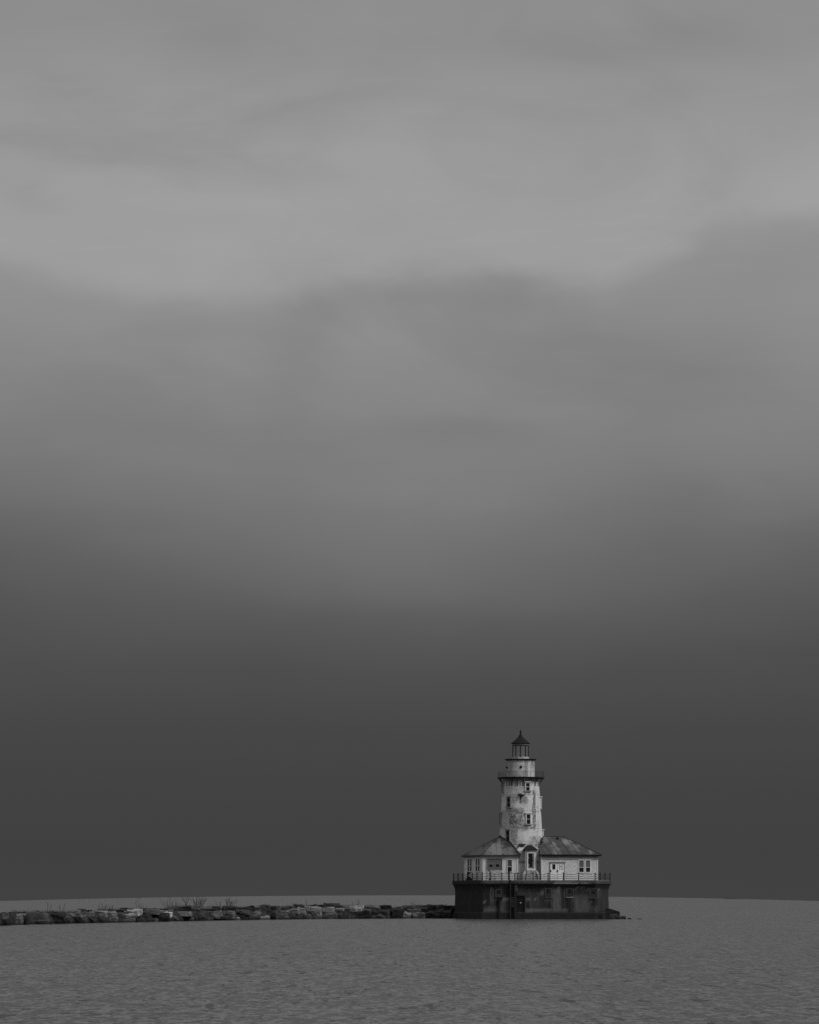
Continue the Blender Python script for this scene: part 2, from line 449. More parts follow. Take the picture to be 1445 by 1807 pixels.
stain_shade_marks = [(852, 1075, 1560, 1567, .85, 2.5), (853, 862, 1560, 1615, .8, 3), (885, 912, 1562, 1582, .75, 3), (899, 910, 1560, 1622, .9, 2), (926, 962, 1560, 1572, .6, 4),  # first band: shade under the cornice, put into the colour
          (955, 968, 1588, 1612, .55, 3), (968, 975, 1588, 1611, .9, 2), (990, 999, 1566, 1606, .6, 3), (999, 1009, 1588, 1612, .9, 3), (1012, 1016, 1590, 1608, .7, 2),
          (1028, 1038, 1572, 1590, .5, 3), (1046, 1054, 1588, 1598, .75, 3), (1060, 1074, 1562, 1612, .55, 4), (877, 883, 1584, 1622, .95, 1.5), (863, 873, 1592, 1604, .5, 3),  # tall mark at the right end darkens the whole right chamfer
          (930, 934, 1592, 1606, .7, 2), (795, 851, 1556, 1625, .85, 2), (852, 1075, 1610, 1624, .8, 1.5), (884, 888, 1566, 1584, .6, 2), (941, 953, 1568, 1606, .35, 4)]  # left face mark: wet stain and the face's shade in one colour
pales = [(888, 898, 1585, 1587, .75, 1.5), (886, 898, 1588, 1606, .14, 3), (889, 900, 1608, 1610, .5, 1.5), (926, 940, 1606, 1609, .45, 2), (940, 970, 1605, 1608, .40, 2),
         (976, 987, 1570, 1608, .28, 3), (977, 1000, 1605, 1608, .3, 2), (855, 884, 1604, 1607, .34, 2.5), (984, 985.5, 1567, 1575, .6, 1.5), (1013, 1014, 1567, 1570, .7, 1.2), (1020, 1021, 1566, 1568, .6, 1.2),
         (1027, 1028, 1566.5, 1568, .6, 1.2), (1031, 1032, 1568, 1571, .75, 1.2), (1038, 1039, 1568, 1570, .5, 1.2), (1056, 1057, 1568, 1569, .6, 1.2), (957, 958, 1571, 1580, .55, 1.5), (945, 946, 1585, 1587, .8, 1.2),
         (955, 976, 1588, 1589, .6, 1), (926, 938, 1588, 1588.7, .6, 1), (911, 912, 1562, 1569, .6, 1), (853, 855, 1589, 1592, .6, 1.5), (1072, 1074, 1607, 1610, .6, 1.5), (1015, 1034, 1585, 1606, .2, 5)]
mb = MB().loft([ring_at(z) for z in zl + []])
body = mb.build('wall', M['base_concrete'], base, attrs={'stain_shade': blob_field(stain_shade_marks, .5, 3.0), 'pale': blob_field(pales, .5, 7.0)})
# cornice slab, with a chipped pale lower lip
zc0, zc1 = 5.07, DECK
def cring(d, z):
    off = inset(FOOT, d); res = []
    for i in range(6):
        a, b = Vector(off[i]), Vector(off[(i + 1) % 6]); k = max(1, int((a - b).length / .35))
        for t in range(k):
            p = a.lerp(b, t / k); w = .02 * mnoise.noise(Vector((p.x * 3, p.y * 3, z * 9)))
            res.append((p.x + w, p.y + w, z + w * .8))
    return res
n1 = len(cring(.42, 0))
cp = [(975, 1020, 1559.3, 1560.5, .75, 1.0), (1022, 1040, 1560.5, 1561.5, .5, 1), (980, 1010, 1556.5, 1558, .35, 2), (852, 1075, 1552, 1553.6, .35, 1), (876, 878, 1556, 1558, .7, 1.2)]
def fix(r): return r[:n1] if len(r) >= n1 else r + [r[-1]] * (n1 - len(r))
MB().loft([fix(cring(.38, zc0)), fix(cring(.43, zc0 + .05)), fix(cring(.43, zc1 - .14)), fix(cring(.40, zc1 - .06)), fix(cring(.40, zc1))]).build('cornice', M['cornice_concrete'], base, attrs={'pale': blob_field(cp, .5, 1.0), 'stain_shade': blob_field([(795, 852, 1550, 1562, .8, 2), (899, 914, 1552, 1562, .8, 2)], .4, 2.0)})  # left side darkened like the face below, shade put into the colour
# plinth step at the waterline
P2 = inset(FOOT, .20); P3 = inset(FOOT, .16)
MB().loft([[(x, y, -1.5) for x, y in P2], [(x, y, .86) for x, y in P2], [(x, y, .98) for x, y in P3]]).build('plinth', M['plinth'], base)
# door in the front, a dark panel in place of a shaded recess
def front_box(x0, x1, y0, y1, d0, d1):               # box on the front face; pixel rectangle, proud from d0 to d1 metres
    return MB().box(PX(x0, YF), PX(x1, YF), YF - d1, YF - d0, PZ(y1, YF), PZ(y0, YF))
dr = front_box(911.5, 925, 1581.5, 1608.5, -.2, .10).build('door', M['dark_iron'], base)
mbf = MB()
for q in ((909.6, 911.4, 1580, 1609), (925.1, 926.8, 1580, 1609), (911.5, 925, 1579.4, 1581.3)):
    mbf.box(PX(q[0], YF), PX(q[1], YF), YF - .26, YF + .3, PZ(q[3], YF), PZ(q[2], YF))
mbf.build('frame', M['timber'], dr)
MB().lathe([(.02, PZ(1594.5, YF)), (.12, PZ(1594, YF)), (.12, PZ(1592.6, YF)), (.02, PZ(1592.2, YF))], PX(918.4, YF), YF - .2, 10).build('door_lamp', M['pale_spot'], dr)
# fender ladder
lad = front_box(899.2, 901.2, 1552.5, 1622, -.3, .60).build('ladder', M['timber'], base, bevel=.03)
front_box(907.2, 909.2, 1562, 1621, -.3, .52).build('stile', M['timber'], lad, bevel=.03)
for i in range(17):
    y = 1564 + i * 3.2
    front_box(901.3, 907.1, y, y + 1.0, .36, .46).build('rung', M['hatch_frame'] if 6 <= i <= 11 else M['dark_iron'], lad)
# vertical drain pipe with a box at its head
dp = MB().tube([(PX(880.3, YF), YF - .26, PZ(1586, YF)), (PX(880.3, YF), YF - .3, PZ(1604, YF)), (PX(880.3, YF), YF - .5, PZ(1622, YF))], .14, 10).build('drain_pipe', M['dark_iron'], base, True)
front_box(881, 886.5, 1584, 1586.3, 0, .3).build('pipe_bracket', M['dark_iron'], dp)
# louvred hatches
def hatch(x0, x1, y0, y1, sill, hole):
    fm = MB()
    for q in ((x0, x0 + 1.1, y0, y1), (x1 - 1.1, x1, y0, y1), (x0 + 1.12, x1 - 1.12, y0, y0 + 1.0), (x0 + 1.12, x1 - 1.12, y1 - 1.0, y1)):
        fm.box(PX(q[0], YF), PX(q[1], YF), YF - .09, YF + .2, PZ(q[3], YF), PZ(q[2], YF))
    h = fm.build('hatch', M['hatch_frame'], base)
    lm = MB().box(PX(x0 + 1.15, YF), PX(x1 - 1.15, YF), YF - .03, YF + .2, PZ(y1 - 1.1, YF), PZ(y0 + 1.1, YF))
    lm.build('panel', M['base_dark'], h)
    hx0, hx1, hy0, hy1 = hole
    front_box(hx0, hx1, hy0, hy1, .0, .05).build('opening', M['pane'], h)  # flat dark box stands in for the shaded hole
    front_box(x0 - .6, x1 + .6, y1 + .2, y1 + 1.3, -.1, .14).build('sill', M[sill], h)
hatch(874.2, 885.8, 1569.5, 1582.0, 'base_dark', (876.5, 882.8, 1572.2, 1576.5))
hatch(961.5, 973.0, 1567.5, 1584.3, 'base_dark', (964.8, 969.6, 1570.5, 1575.5))
hatch(999.3, 1012.0, 1567.8, 1583.0, 'grey_trim', (1002.5, 1008.0, 1571.0, 1576.0))
hatch(1040.2, 1054.0, 1567.8, 1585.0, 'base_dark', (1043.8, 1050.2, 1572.5, 1576.8))

# ------------------------------------------------------------------ chain railing round the deck
rail = empty('chain_railing', (17.0, 400.0, DECK), 'dark posts and sagging chains along the edge of the concrete deck', 'railing')
edgeP = inset(FOOT, .22)
def on_edge(i, t): return Vector(edgeP[i]).lerp(Vector(edgeP[(i + 1) % 6]), t)
def front_post(px):
    y = edgeP[0][1]; return Vector((PX(px, y), y))
Ae, Be, Ce, De = Vector(edgeP[5]), Vector(edgeP[0]), Vector(edgeP[1]), Vector(edgeP[2])
posts = [Ae.lerp(Be, i / 6) for i in range(6)] + [front_post(p) for p in (851.2, 864.6, 885.5, 897.2, 908.4, 913.4, 940.7, 967, 994, 1021)] + [Ce.copy()] + [Ce.lerp(De, i / 3) for i in (1, 2, 3)]
PH = 1.06
pm = []
for i, p in enumerate(posts):
    hh = PH * (1.0 + .05 * math.sin(i * 2.3)); lean = .02 * math.sin(i * 5.1)
    m_ = MB().lathe([(.11, DECK - .02), (.11, DECK + .05), (.075, DECK + .07), (.065, DECK + hh - .08), (.10, DECK + hh - .06), (.10, DECK + hh), (.03, DECK + hh + .04)], p.x, p.y, 8)
    m_.v = [(x + lean * (z - DECK), y, z) for x, y, z in m_.v]
    m_.build('post', M['dark_iron'], rail, True)
for zf, sg in ((.94, .17), (.60, .13), (.28, .05)):
    pts = []
    for i in range(len(posts) - 1):
        p, q = posts[i], posts[i + 1]; L = (q - p).length
        for t in range(8):
            u = t / 8; r_ = p.lerp(q, u)
            pts.append((r_.x, r_.y, DECK + PH * zf - sg * min(1.5, L / 1.6) * 4 * u * (1 - u) * (0.85 + .3 * ((i * 37) % 7) / 7)))
    pts.append((posts[-1].x, posts[-1].y, DECK + PH * zf))
    MB().tube(pts, .032, 5).build('chain', M['dark_iron'], rail)

# small iron davit and winch on the deck
dv = empty('davit', (PX(863, 391.6), 391.6, DECK), 'small dark hooked iron davit on the deck before the boarded window', 'davit')
MB().tube([(PX(864.8, 391.6), 391.6, DECK), (PX(864.8, 391.6), 391.6, DECK + .9), (PX(864.6, 391.6), 391.6, DECK + 1.2), (PX(863.6, 391.6), 391.6, DECK + 1.4), (PX(861.8, 391.6), 391.6, DECK + 1.38), (PX(860.6, 391.6), 391.6, DECK + 1.12)], .07, 8).build('arm', M['dark_iron'], dv, True)
MB().lathe([(.2, DECK - .01), (.2, DECK + .1), (.1, DECK + .2)], PX(864.8, 391.6), 391.6, 10).build('foot', M['dark_iron'], dv, True)
wx = PX(827.5, 398.6)
wn = empty('hand_winch', (wx, 398.6, DECK), 'dark hand winch on a splayed stand at the left side of the deck', 'winch')
MB().loft([[(wx - .55, 398.2, DECK), (wx + .55, 398.2, DECK), (wx + .55, 399.0, DECK), (wx - .55, 399.0, DECK)], [(wx - .16, 398.45, DECK + .62), (wx + .16, 398.45, DECK + .62), (wx + .16, 398.75, DECK + .62), (wx - .16, 398.75, DECK + .62)]]).build('stand', M['dark_iron'], wn)
MB().tube([(wx - .12, 398.6, DECK + .6), (wx - .12, 398.6, DECK + 1.32)], .09, 8).build('pillar', M['dark_iron'], wn, True)
MB().tube([(wx - .3, 398.6, DECK + 1.1), (wx + .22, 398.6, DECK + 1.1)], .15, 10).build('drum', M['dark_iron'], wn, True)
MB().tube([(wx + .2, 398.5, DECK + 1.1), (wx + .22, 398.35, DECK + .75), (wx + .42, 398.35, DECK + .75)], .035, 6).build('crank', M['dark_iron'], wn)
tp = MB().lathe([(.13, DECK), (.13, DECK + 1.2), (.16, DECK + 1.2), (.16, DECK + 1.3), (.05, DECK + 1.34)], PX(898.0, 391.3), 391.3, 10).build('bollard', M['dark_iron'], None, True)
tag(tp, 'thick dark mooring post at the head of the base ladder', 'bollard')

# ------------------------------------------------------------------ tower
TX, TY = PX(919.2, 403), 403.0
S = F / TY
def zt(py): return PZ(py, TY)
tower = empty('lighthouse_tower', (TX, TY, DECK), 'tall weathered white round lighthouse tower with a dark lantern on top', 'lighthouse')
zT, zB = zt(1374.5), DECK
def rad(z):                                           # shaft radius at a height
    t = (zt(1376) - z) / (zt(1376) - zt(1500))
    return (31.6 + 7.9 * t) / S if t < 1.03 else min((31.6 + 7.9 * t) / S, 3.42)
SEAM = [zt(p) - DECK for p in (1387, 1403.2, 1432.3, 1462.3, 1491, 1519.5, 1523)]
M['tower_paint'] = weathered('peeling white tower paint', .72, .12, .75, 1.9, .55, .8, 3.2, pale=.75, peel=.46, seams=[(z, .035) for z in SEAM], bump=.03)
M['watch_paint'] = weathered('white watch room paint', .68, .15, .9, 2.2, .5, .8, 4.0, peel=.4,  seams=[(zt(1354.2) - DECK, .03), (zt(1363) - DECK, .02)], bump=.03)
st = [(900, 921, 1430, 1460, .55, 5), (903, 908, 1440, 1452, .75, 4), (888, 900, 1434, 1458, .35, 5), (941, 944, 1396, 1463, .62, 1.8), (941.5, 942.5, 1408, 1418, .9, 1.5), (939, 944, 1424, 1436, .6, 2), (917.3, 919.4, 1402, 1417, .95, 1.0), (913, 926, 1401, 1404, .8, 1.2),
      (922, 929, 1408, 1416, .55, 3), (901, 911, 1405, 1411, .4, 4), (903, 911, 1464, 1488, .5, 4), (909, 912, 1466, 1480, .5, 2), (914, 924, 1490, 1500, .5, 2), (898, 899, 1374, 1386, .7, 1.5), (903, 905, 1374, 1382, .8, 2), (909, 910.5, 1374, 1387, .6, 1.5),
      (917, 918, 1374, 1386, .6, 1.5), (922, 923, 1374, 1386, .7, 1.3), (880, 960, 1373, 1377, .55, 2), (924, 931, 1455, 1463, .55, 2.5), (937, 940, 1460, 1462, .7, 1.5), (912, 925, 1392, 1400, .3, 4), (935, 945, 1480, 1500, .4, 4), (892, 930, 1508, 1524, .30, 5), (912, 926, 1542, 1553, .5, 3), (946, 956, 1544, 1553, .5, 3), (912, 926, 1519, 1523, .5, 1.5)]  # includes an even dark band just below the gallery
nA = 200; prof = []
z = zB
while z < zT - .01:
    prof.append((rad(z), z)); z += .14
prof.append((rad(zT), zT))
sh = MB().lathe(prof, TX, TY, nA).build('shaft', M['tower_paint'], tower, True, attrs={'stain_shade': lambda x, y, z, f=blob_field(st, .55, 5.0): f(x, y, z) if y < TY + 1 else 0.0})
# belt low on the shaft
# windows of the shaft
def tower_window(px, py0, py1, white, az=None, wpx=8.0, hood=False):
    zc0, zc1 = PZ(py1, TY - 2), PZ(py0, TY - 2)
    r = rad((zc0 + zc1) / 2) + .02
    if az is None: az = math.asin(max(-1, min(1, (px - 919.2) / (r * S))))
    nrm = Vector((math.sin(az), -math.cos(az), 0)); tg = Vector((math.cos(az), math.sin(az), 0))
    c = Vector((TX, TY, 0)) + nrm * r
    w = wpx / S; h = zc1 - zc0; zc = (zc0 + zc1) / 2; b = .13
    trim = M['white_trim'] if white else M['grey_trim']
    fm = MB()
    for sg in (-1, 1): fm.obox(c + tg * sg * (w / 2 + b / 2) + Vector((0, 0, zc)), tg, nrm, b, .34, h)
    fm.obox(c + Vector((0, 0, zc1 + b / 2 + .001)), tg, nrm, w + 2 * b, .36, b)
    fm.obox(c + Vector((0, 0, zc)), tg, nrm, w - .004, .18, .06)
    wi = fm.build('window', trim, tower)
    MB().obox(c + Vector((0, 0, zc)) + nrm * .0, tg, nrm, w - .006, .12, h - .004).build('pane', M['pane'], wi)
    MB().obox(c + Vector((0, 0, zc0 - .09)) + nrm * .03, tg, nrm, w + .55, .46, .16).build('sill', M['grey_trim'], wi)
    MB().obox(c + Vector((0, 0, zc1 + b + .08)) + nrm * .04, tg, nrm, w + .5, .46, .13).build('hood', trim, wi)
tower_window(929.3, 1382.3, 1395.2, True, wpx=6.6)
tower_window(897.4, 1408.0, 1424.0, False, wpx=6.6)
tower_window(930.4, 1437.5, 1454.0, True, wpx=6.8)
tower_window(895.6, 1466.5, 1484.0, False, wpx=6.8)
tower_window(0, 1383.5, 1396.0, False, az=R(-78), wpx=6.6)
tower_window(0, 1408.0, 1426.0, True, az=R(84), wpx=6.6)
tower_window(0, 1436.5, 1455.0, False, az=R(-79), wpx=6.8)
tower_window(0, 1466.0, 1485.0, True, az=R(83), wpx=6.8)
# two small lamp shelves
def shelf(px, py, wpx):
    r = rad(zt(py)); az = math.asin((px - 919.2) / (r * S)); nrm = Vector((math.sin(az), -math.cos(az), 0)); tg = Vector((math.cos(az), math.sin(az), 0))
    c = Vector((TX, TY, PZ(py, TY - r))) + nrm * (r + .2)
    b = MB().obox(c, tg, nrm, wpx / S, .6, .09).build('lamp_bracket', M['rusty_iron'], tower)
    MB().obox(c + tg * .25 + Vector((0, 0, .13)), tg, nrm, .42, .34, .16).build('lamp', M['white_trim'], b)
    MB().tube([c + Vector((0, 0, -.05)) - tg * .1 + nrm * .2, c + Vector((0, 0, -.6)) - nrm * .2 - tg * .1], .05, 6).build('strut', M['dark_iron'], b)
shelf(918.6, 1402.2, 11)
shelf(919.6, 1489.8, 12)
# gallery
zg = PZ(1374.2, TY)
gal = MB().lathe([(2.5, zg - .02), (3.42, zg), (3.52, zg + .04), (3.52, zg + .17), (2.0, zg + .18)], TX, TY, 72).build('gallery', M['dark_iron'], tower, True)
for i in range(18):
    a = 2 * math.pi * (i + .35) / 18; d = Vector((math.sin(a), -math.cos(a), 0)); c = Vector((TX, TY, 0))
    r0 = rad(zg - 1.0)
    MB().tube([c + d * (r0 + .02) + Vector((0, 0, zg - 1.15)), c + d * (r0 + .08) + Vector((0, 0, zg - .75)), c + d * (r0 + .30) + Vector((0, 0, zg - .35)), c + d * 3.3 + Vector((0, 0, zg - .06))], .075, 6).build('bracket', M['rusty_iron'] if i % 3 else M['grey_trim'], gal)
RG = 3.44
for i in range(20):
    a = 2 * math.pi * (i + .2) / 20; p = Vector((TX + RG * math.sin(a), TY - RG * math.cos(a), 0))
    MB().tube([p + Vector((0, 0, zg + .17)), p + Vector((0, 0, zg + 1.03 + (.14 if i in (5, 6) else 0)))], .022, 6).build('railing_post', M['rusty_iron'], gal)
for k, zz in enumerate((.42, .72, 1.0)):
    pts = [(TX + RG * math.sin(2 * math.pi * i / 60), TY - RG * math.cos(2 * math.pi * i / 60), zg + zz) for i in range(61)]
    MB().tube(pts, .012, 5).build('rail', M['rusty_iron'], gal)
# watch room
zw1 = PZ(1341.6, TY)
wr = MB().lathe([(2.10, zg + .15), (2.09, zw1 - .8), (2.12, zw1 - .78), (2.12, zw1)], TX - .05, TY, 64).build('watch_room', M['watch_paint'], tower, True, attrs={'stain_shade': blob_field([(891, 946, 1341, 1344, .6, 1.5), (893, 905, 1352, 1356, .5, 2), (912, 920, 1355, 1358, .6, 2), (894, 918, 1366, 1373, .4, 4), (937, 944, 1344, 1350, .5, 2)], .5, 9)})  # first mark is a dark band just below the cap ring
MB().lathe([(2.0, zw1 - .01), (2.34, zw1), (2.36, zw1 + .06), (2.36, zw1 + .15), (1.2, zw1 + .17)], TX - .05, TY, 64).build('cap_ring', M['dark_iron'], tower, True)
pts = []
for i in range(20):
    a = 2 * math.pi * i / 20
    pts.append((TX - .05, TY))
def on_watch(px, py):
    a = math.asin((px - 918.6) / (2.12 * S)); nrm = Vector((math.sin(a), -math.cos(a), 0))
    return Vector((TX - .05, TY, PZ(py, TY - 2))) + nrm * 2.10, nrm
c, nrm = on_watch(918.2, 1353.4)
ring = MB().tube([c - nrm * .1, c + nrm * .10], .20, 18).build('porthole', M['dark_iron'], wr)
MB().tube([c + nrm * .05, c + nrm * .105], .13, 16).build('glass', M['pane'], ring)
c, nrm = on_watch(894.8, 1353.6)
MB().tube([c - nrm * .05, c + nrm * .22], .15, 10).build('porthole', M['dark_iron'], wr)
cA, nA_ = on_watch(926.0, 1358); cB, nB_ = on_watch(929.6, 1358)
pA = cA + nA_ * .16; pB = cB + nB_ * .16
ladm = MB().tube([(pA.x, pA.y, zg + .17), (pA.x, pA.y, zw1 + .1)], .024, 5).build('ladder', M['rusty_iron'], tower)
MB().tube([(pB.x, pB.y, zg + .17), (pB.x, pB.y, zw1 + .1)], .024, 5).build('stile', M['rusty_iron'], ladm)
for i in range(10):
    zz = zg + .35 + i * .27
    MB().tube([(pA.x, pA.y, zz), (pB.x, pB.y, zz)], .018, 5).build('rung', M['rusty_iron'], ladm)
# lantern
zl0, zl1, zl2 = zw1 + .17, PZ(1336.2, TY), PZ(1315.6, TY)
LX = TX - .06
RL = 14.4 / S
lb = MB().lathe([(RL + .03, zl0), (RL + .03, zl1 - .08), (RL + .08, zl1 - .07), (RL + .08, zl1)], LX, TY, 10, ph=R(18)).build('lantern_base', M['white_trim'], tower)
lf = MB()
lg = MB().lathe([(RL - .05, zl1 + .01), (RL - .05, zl2 - .01)], LX, TY, 10, caps=False, ph=0).build('lantern_glass', M['lantern_glass'], tower)
for i in range(10):
    a = R(36 * i); x, y = LX + RL * math.sin(a), TY - RL * math.cos(a)
    MB().obox((x, y, (zl1 + zl2) / 2), (math.cos(a), math.sin(a), 0), (math.sin(a), -math.cos(a), 0), .065, .08, zl2 - zl1 + .02).build('mullion', M['dark_iron'], lg)
MB().lathe([(.25, zl1), (.25, zl1 + .22), (.07, zl1 + .24), (.05, zl2)], LX, TY, 10).build('lamp_pedestal', M['dark_iron'], lg)
lr = MB().lathe([(RL + .02, zl2), (RL + .02, zl2 + .20), (RL + .06, zl2 + .22), (RL + .22, zl2 + .25), (RL + .22, zl2 + .31), (.86, zl2 + .83), (.46, zl2 + 1.15), (.28, zl2 + 1.42), (.17, zl2 + 1.62), (.13, zl2 + 1.75), (.10, zl2 + 1.95)], LX, TY, 40).build('lantern_roof', M['black_roof'], tower, True)
MB().lathe([(RL + .04, zl2 + .03), (RL + .045, zl2 + .19)], LX, TY, 40).build('fascia', M['grey_trim'], lr, True)
MB().lathe([(.10, zl2 + 1.9), (.135, zl2 + 2.0), (.15, zl2 + 2.1), (.12, zl2 + 2.2), (.04, zl2 + 2.24)], LX, TY, 14).build('vent_ball', M['black_roof'], lr, True)
MB().tube([(LX, TY, zl2 + 2.2), (LX, TY, zl2 + 2.75)], .018, 5).build('lightning_rod', M['dark_iron'], lr)
# dark pipe right of the shaft, drawn in place of the junction's shadow line
MB().tube([(PX(953.4, 396.4), 396.4, DECK), (PX(953.0, 396.4), 396.4, PZ(1514, 396.4)), (PX(951.0, 396.4), 396.4, PZ(1500, 396.4))], .06, 8).build('shadow_line_pipe', M['dark_iron'], tower, True)

# square foot of the tower between the two houses
FYb = 396.5
f0, f1, z0_, z1_ = PX(911.0, FYb), PX(955.5, FYb), DECK, PZ(1501, FYb)
M['foot_paint'] = weathered('dingy tower foot paint', .58, .22, .8, 2.6, .7, .8, 4, peel=.35)
ft = MB().loft([[(f0, FYb, z0_), (f1, FYb, z0_), (f1, 401.5, z0_), (f0, 401.5, z0_)], [(f0, FYb, z1_), (f1, FYb, z1_), (f1, 401.5, z1_), (f0, 401.5, z1_)], [(f0 + .5, 399.6, z1_ + .55), (f1 - .5, 399.6, z1_ + .55), (f1 - .5, 401.5, z1_ + .55), (f0 + .5, 401.5, z1_ + .55)]]).build('tower_foot', M['foot_paint'], tower)
MB().box(f0 - .04, f1 - .02, FYb - .05, FYb + .2, PZ(1523.2, FYb), PZ(1519.4, FYb)).build('belt_course', M['grey_trim'], ft)

# porch with a broken door and steps
VY = 395.6
porch = empty('entrance_porch', (PX(936, VY), VY, DECK), 'small porch with dark hipped hood and broken doorway at the tower foot', 'porch')
M['porch_paint'] = weathered('weathered porch paint', .62, .22, 1.2, 3, .7, .8, 5)
zp1 = PZ(1500, VY)
MB().box(PX(926.6, VY), PX(946.3, VY), VY, VY + 4.6, DECK, zp1).build('wall', M['porch_paint'], porch)
e0, e1, yb = PX(922.8, VY), PX(948.6, VY), VY + 4.6
xa = PX(934.5, VY + 1.6)
za = PZ(1491.2, VY + 1.6)
MB().loft([[(e0, VY - .3, zp1), (e1, VY - .3, zp1), (e1, yb, zp1), (e0, yb, zp1)], [(e0, VY - .3, zp1 + .07), (e1, VY - .3, zp1 + .07), (e1, yb, zp1 + .07), (e0, yb, zp1 + .07)], [(xa - .3, VY + 1.6, za), (xa + .3, VY + 1.6, za), (xa + .3, yb, za), (xa - .3, yb, za)]]).build('hood_roof', M['black_roof'], porch)
dm = MB().box(PX(931.7, VY), PX(942.0, VY), VY - .06, VY + .05, PZ(1531, VY), PZ(1506, VY)).build('doorway', M['pane'], porch)  # flat dark panel stands in for the unlit inside
fm = MB()
for q in ((929.6, 931.6, 1504.2, 1533), (942.1, 944.0, 1504.2, 1533), (931.65, 942.05, 1503.6, 1505.9)):
    fm.box(PX(q[0], VY), PX(q[1], VY), VY - .17, VY + .02, PZ(q[3], VY), PZ(q[2], VY))
fm.build('frame', M['white_trim'], dm)
rs = random.Random(4)
# splintered board left in the doorway: ragged strips down both jambs
for side, x0, w0 in (('L', 931.7, 1.6), ('R', 941.9, 2.6)):
    left = []; zs = [1506.2 + i * 1.25 for i in range(20)]
    prof_ = [max(.25, w0 * (.35 + .75 * rs.random()) * (1.5 if i > 15 and side == 'L' else 1) * (.3 if (7 < i < 15 and side == 'L') else 1)) for i in range(20)]
    vs = []; fs = []
    for i, y in enumerate(zs):
        xin = x0 + prof_[i] if side == 'L' else x0 - prof_[i]
        for yy in (VY - .10, VY - .07):
            vs += [(PX(x0, VY), yy, PZ(y, VY)), (PX(xin, VY), yy, PZ(y, VY))]
    for i in range(19):
        a = i * 4; b = a + 4
        fs += [(a, a + 1, b + 1, b), (a + 2, b + 2, b + 3, a + 3), (a + 1, a + 3, b + 3, b + 1), (a, b, b + 2, a + 2)]
    MB().add(vs, fs).build('splintered_board', M['grey_trim'], dm)
MB().box(PX(928.8, VY), PX(944.6, VY), VY - .75, VY - .002, PZ(1536.2, VY), PZ(1533.1, VY)).build('threshold', M['white_trim'], porch)
sm = MB()
zt0 = PZ(1536.4, VY); nst = 6
M['step_stone'] = weathered('crumbling white steps', .42, .10, 2.5, 3, .9, .85, 6)
for i in range(nst):
    h0 = DECK + (zt0 - DECK) * (nst - i - 1) / nst; h1 = DECK + (zt0 - DECK) * (nst - i) / nst
    sm.box(PX(929 - i * .35, VY), PX(944.5 + i * .5, VY), VY - .55 - (i + 1) * .28, VY - .55 - i * .28 - .001, DECK, h1 - .02)
sm.build('steps', M['step_stone'], porch)
for a, b in ((929.0, 925.6), (944.6, 949.0)):
    w = .28 if b > a else -.28
    xa_, xb_ = PX(a, VY - .4), PX(b, VY - 2.2)
    MB().loft([[(xa_, VY - .3, zt0 + .05), (xa_ + w, VY - .3, zt0 + .05), (xa_ + w, VY - .3, DECK), (xa_, VY - .3, DECK)], [(xb_, VY - 2.3, DECK + .75), (xb_ + w, VY - 2.3, DECK + .75), (xb_ + w, VY - 2.3, DECK), (xb_, VY - 2.3, DECK)]]).build('cheek_wall', M['step_stone'], porch)

# ------------------------------------------------------------------ left house
M['house_paint'] = weathered('white house boards', .80, .36, .6, 2.6, .45, .8, 4, bump=.02, peel=.3,  plate=1.15, pale=.7)
M['roof_left'] = weathered('lichened sheet roof', .036, .015, 1.6, 1.2, .8, .8, 7, peel=.5,  pale=.24, bump=.03)
M['roof_right'] = weathered('weathered seamed roof', .068, .028, .9, 1.3, .9, .75, 5, peel=.5,  pale=.26, bump=.03)
M['eave'] = weathered('stained eave boards', .10, .04, 1.5, 2, .8, .8, 5)
lh = empty('keepers_house', (12.0, 400.0, DECK), 'white hip roofed house left of the tower with a large boarded opening', 'house')
HY0 = 395.5; zE = PZ(1511.2, HY0)
LW = [(PX(852.6, HY0), HY0), (PX(913.0, HY0), HY0), (PX(913, HY0) + .1, 406.5), (13.0, 409.0), (PX(819.6, 403), 403.0)]
MB().prism(LW, DECK, zE).build('wall', M['house_paint'], lh, attrs={'stain_shade': blob_field([(853, 913, 1546, 1553, .45, 3), (893, 906, 1539, 1542, .4, 2)], .5, 2)})
eL = inset(LW, .42)
zr0 = zE + .12
MB().loft([[(x, y, zE + .001) for x, y in inset(LW, .38)], [(x, y, zr0) for x, y in inset(LW, .42)]]).build('eaves', M['eave'], lh)
apex = Vector((13.55, 402.2, PZ(1475.6, 402.2)))
FLc = Vector((*eL[0], zr0)); FRc = Vector((*eL[1], zr0)); BLc = Vector((*eL[4], zr0)); BBc = Vector((*eL[3], zr0)); BRc = Vector((*eL[2], zr0))
mslope = (apex.z - zr0) / (apex.y - FLc.y)
Hh = Vector((15.05, FLc.y + 4.0, zr0 + mslope * 4.0))
def rise(v, d=.10): return (v.x, v.y, v.z + d)
def roof_dense(tri, nu=14):
    """subdivided triangle for paintable roof faces"""
    a, b, c = [Vector(t) for t in tri]; vs = []; fs = []; idx = {}
    for i in range(nu + 1):
        for j in range(nu + 1 - i):
            idx[i, j] = len(vs); vs.append(a + (b - a) * (i / nu) + (c - a) * (j / nu))
    for i in range(nu):
        for j in range(nu - i):
            fs.append((idx[i, j], idx[i + 1, j], idx[i, j + 1]))
            if j < nu - i - 1: fs.append((idx[i + 1, j], idx[i + 1, j + 1], idx[i, j + 1]))
    return vs, fs
rf = MB()
top = [rise(FLc), rise(FRc), rise(Hh), rise(apex), rise(BLc), rise(BBc), rise(BRc)]
for tri in ((top[0], top[1], top[3]), (top[1], top[2], top[3]), (top[4], top[0], top[3])): rf.add(*roof_dense(tri, 24))
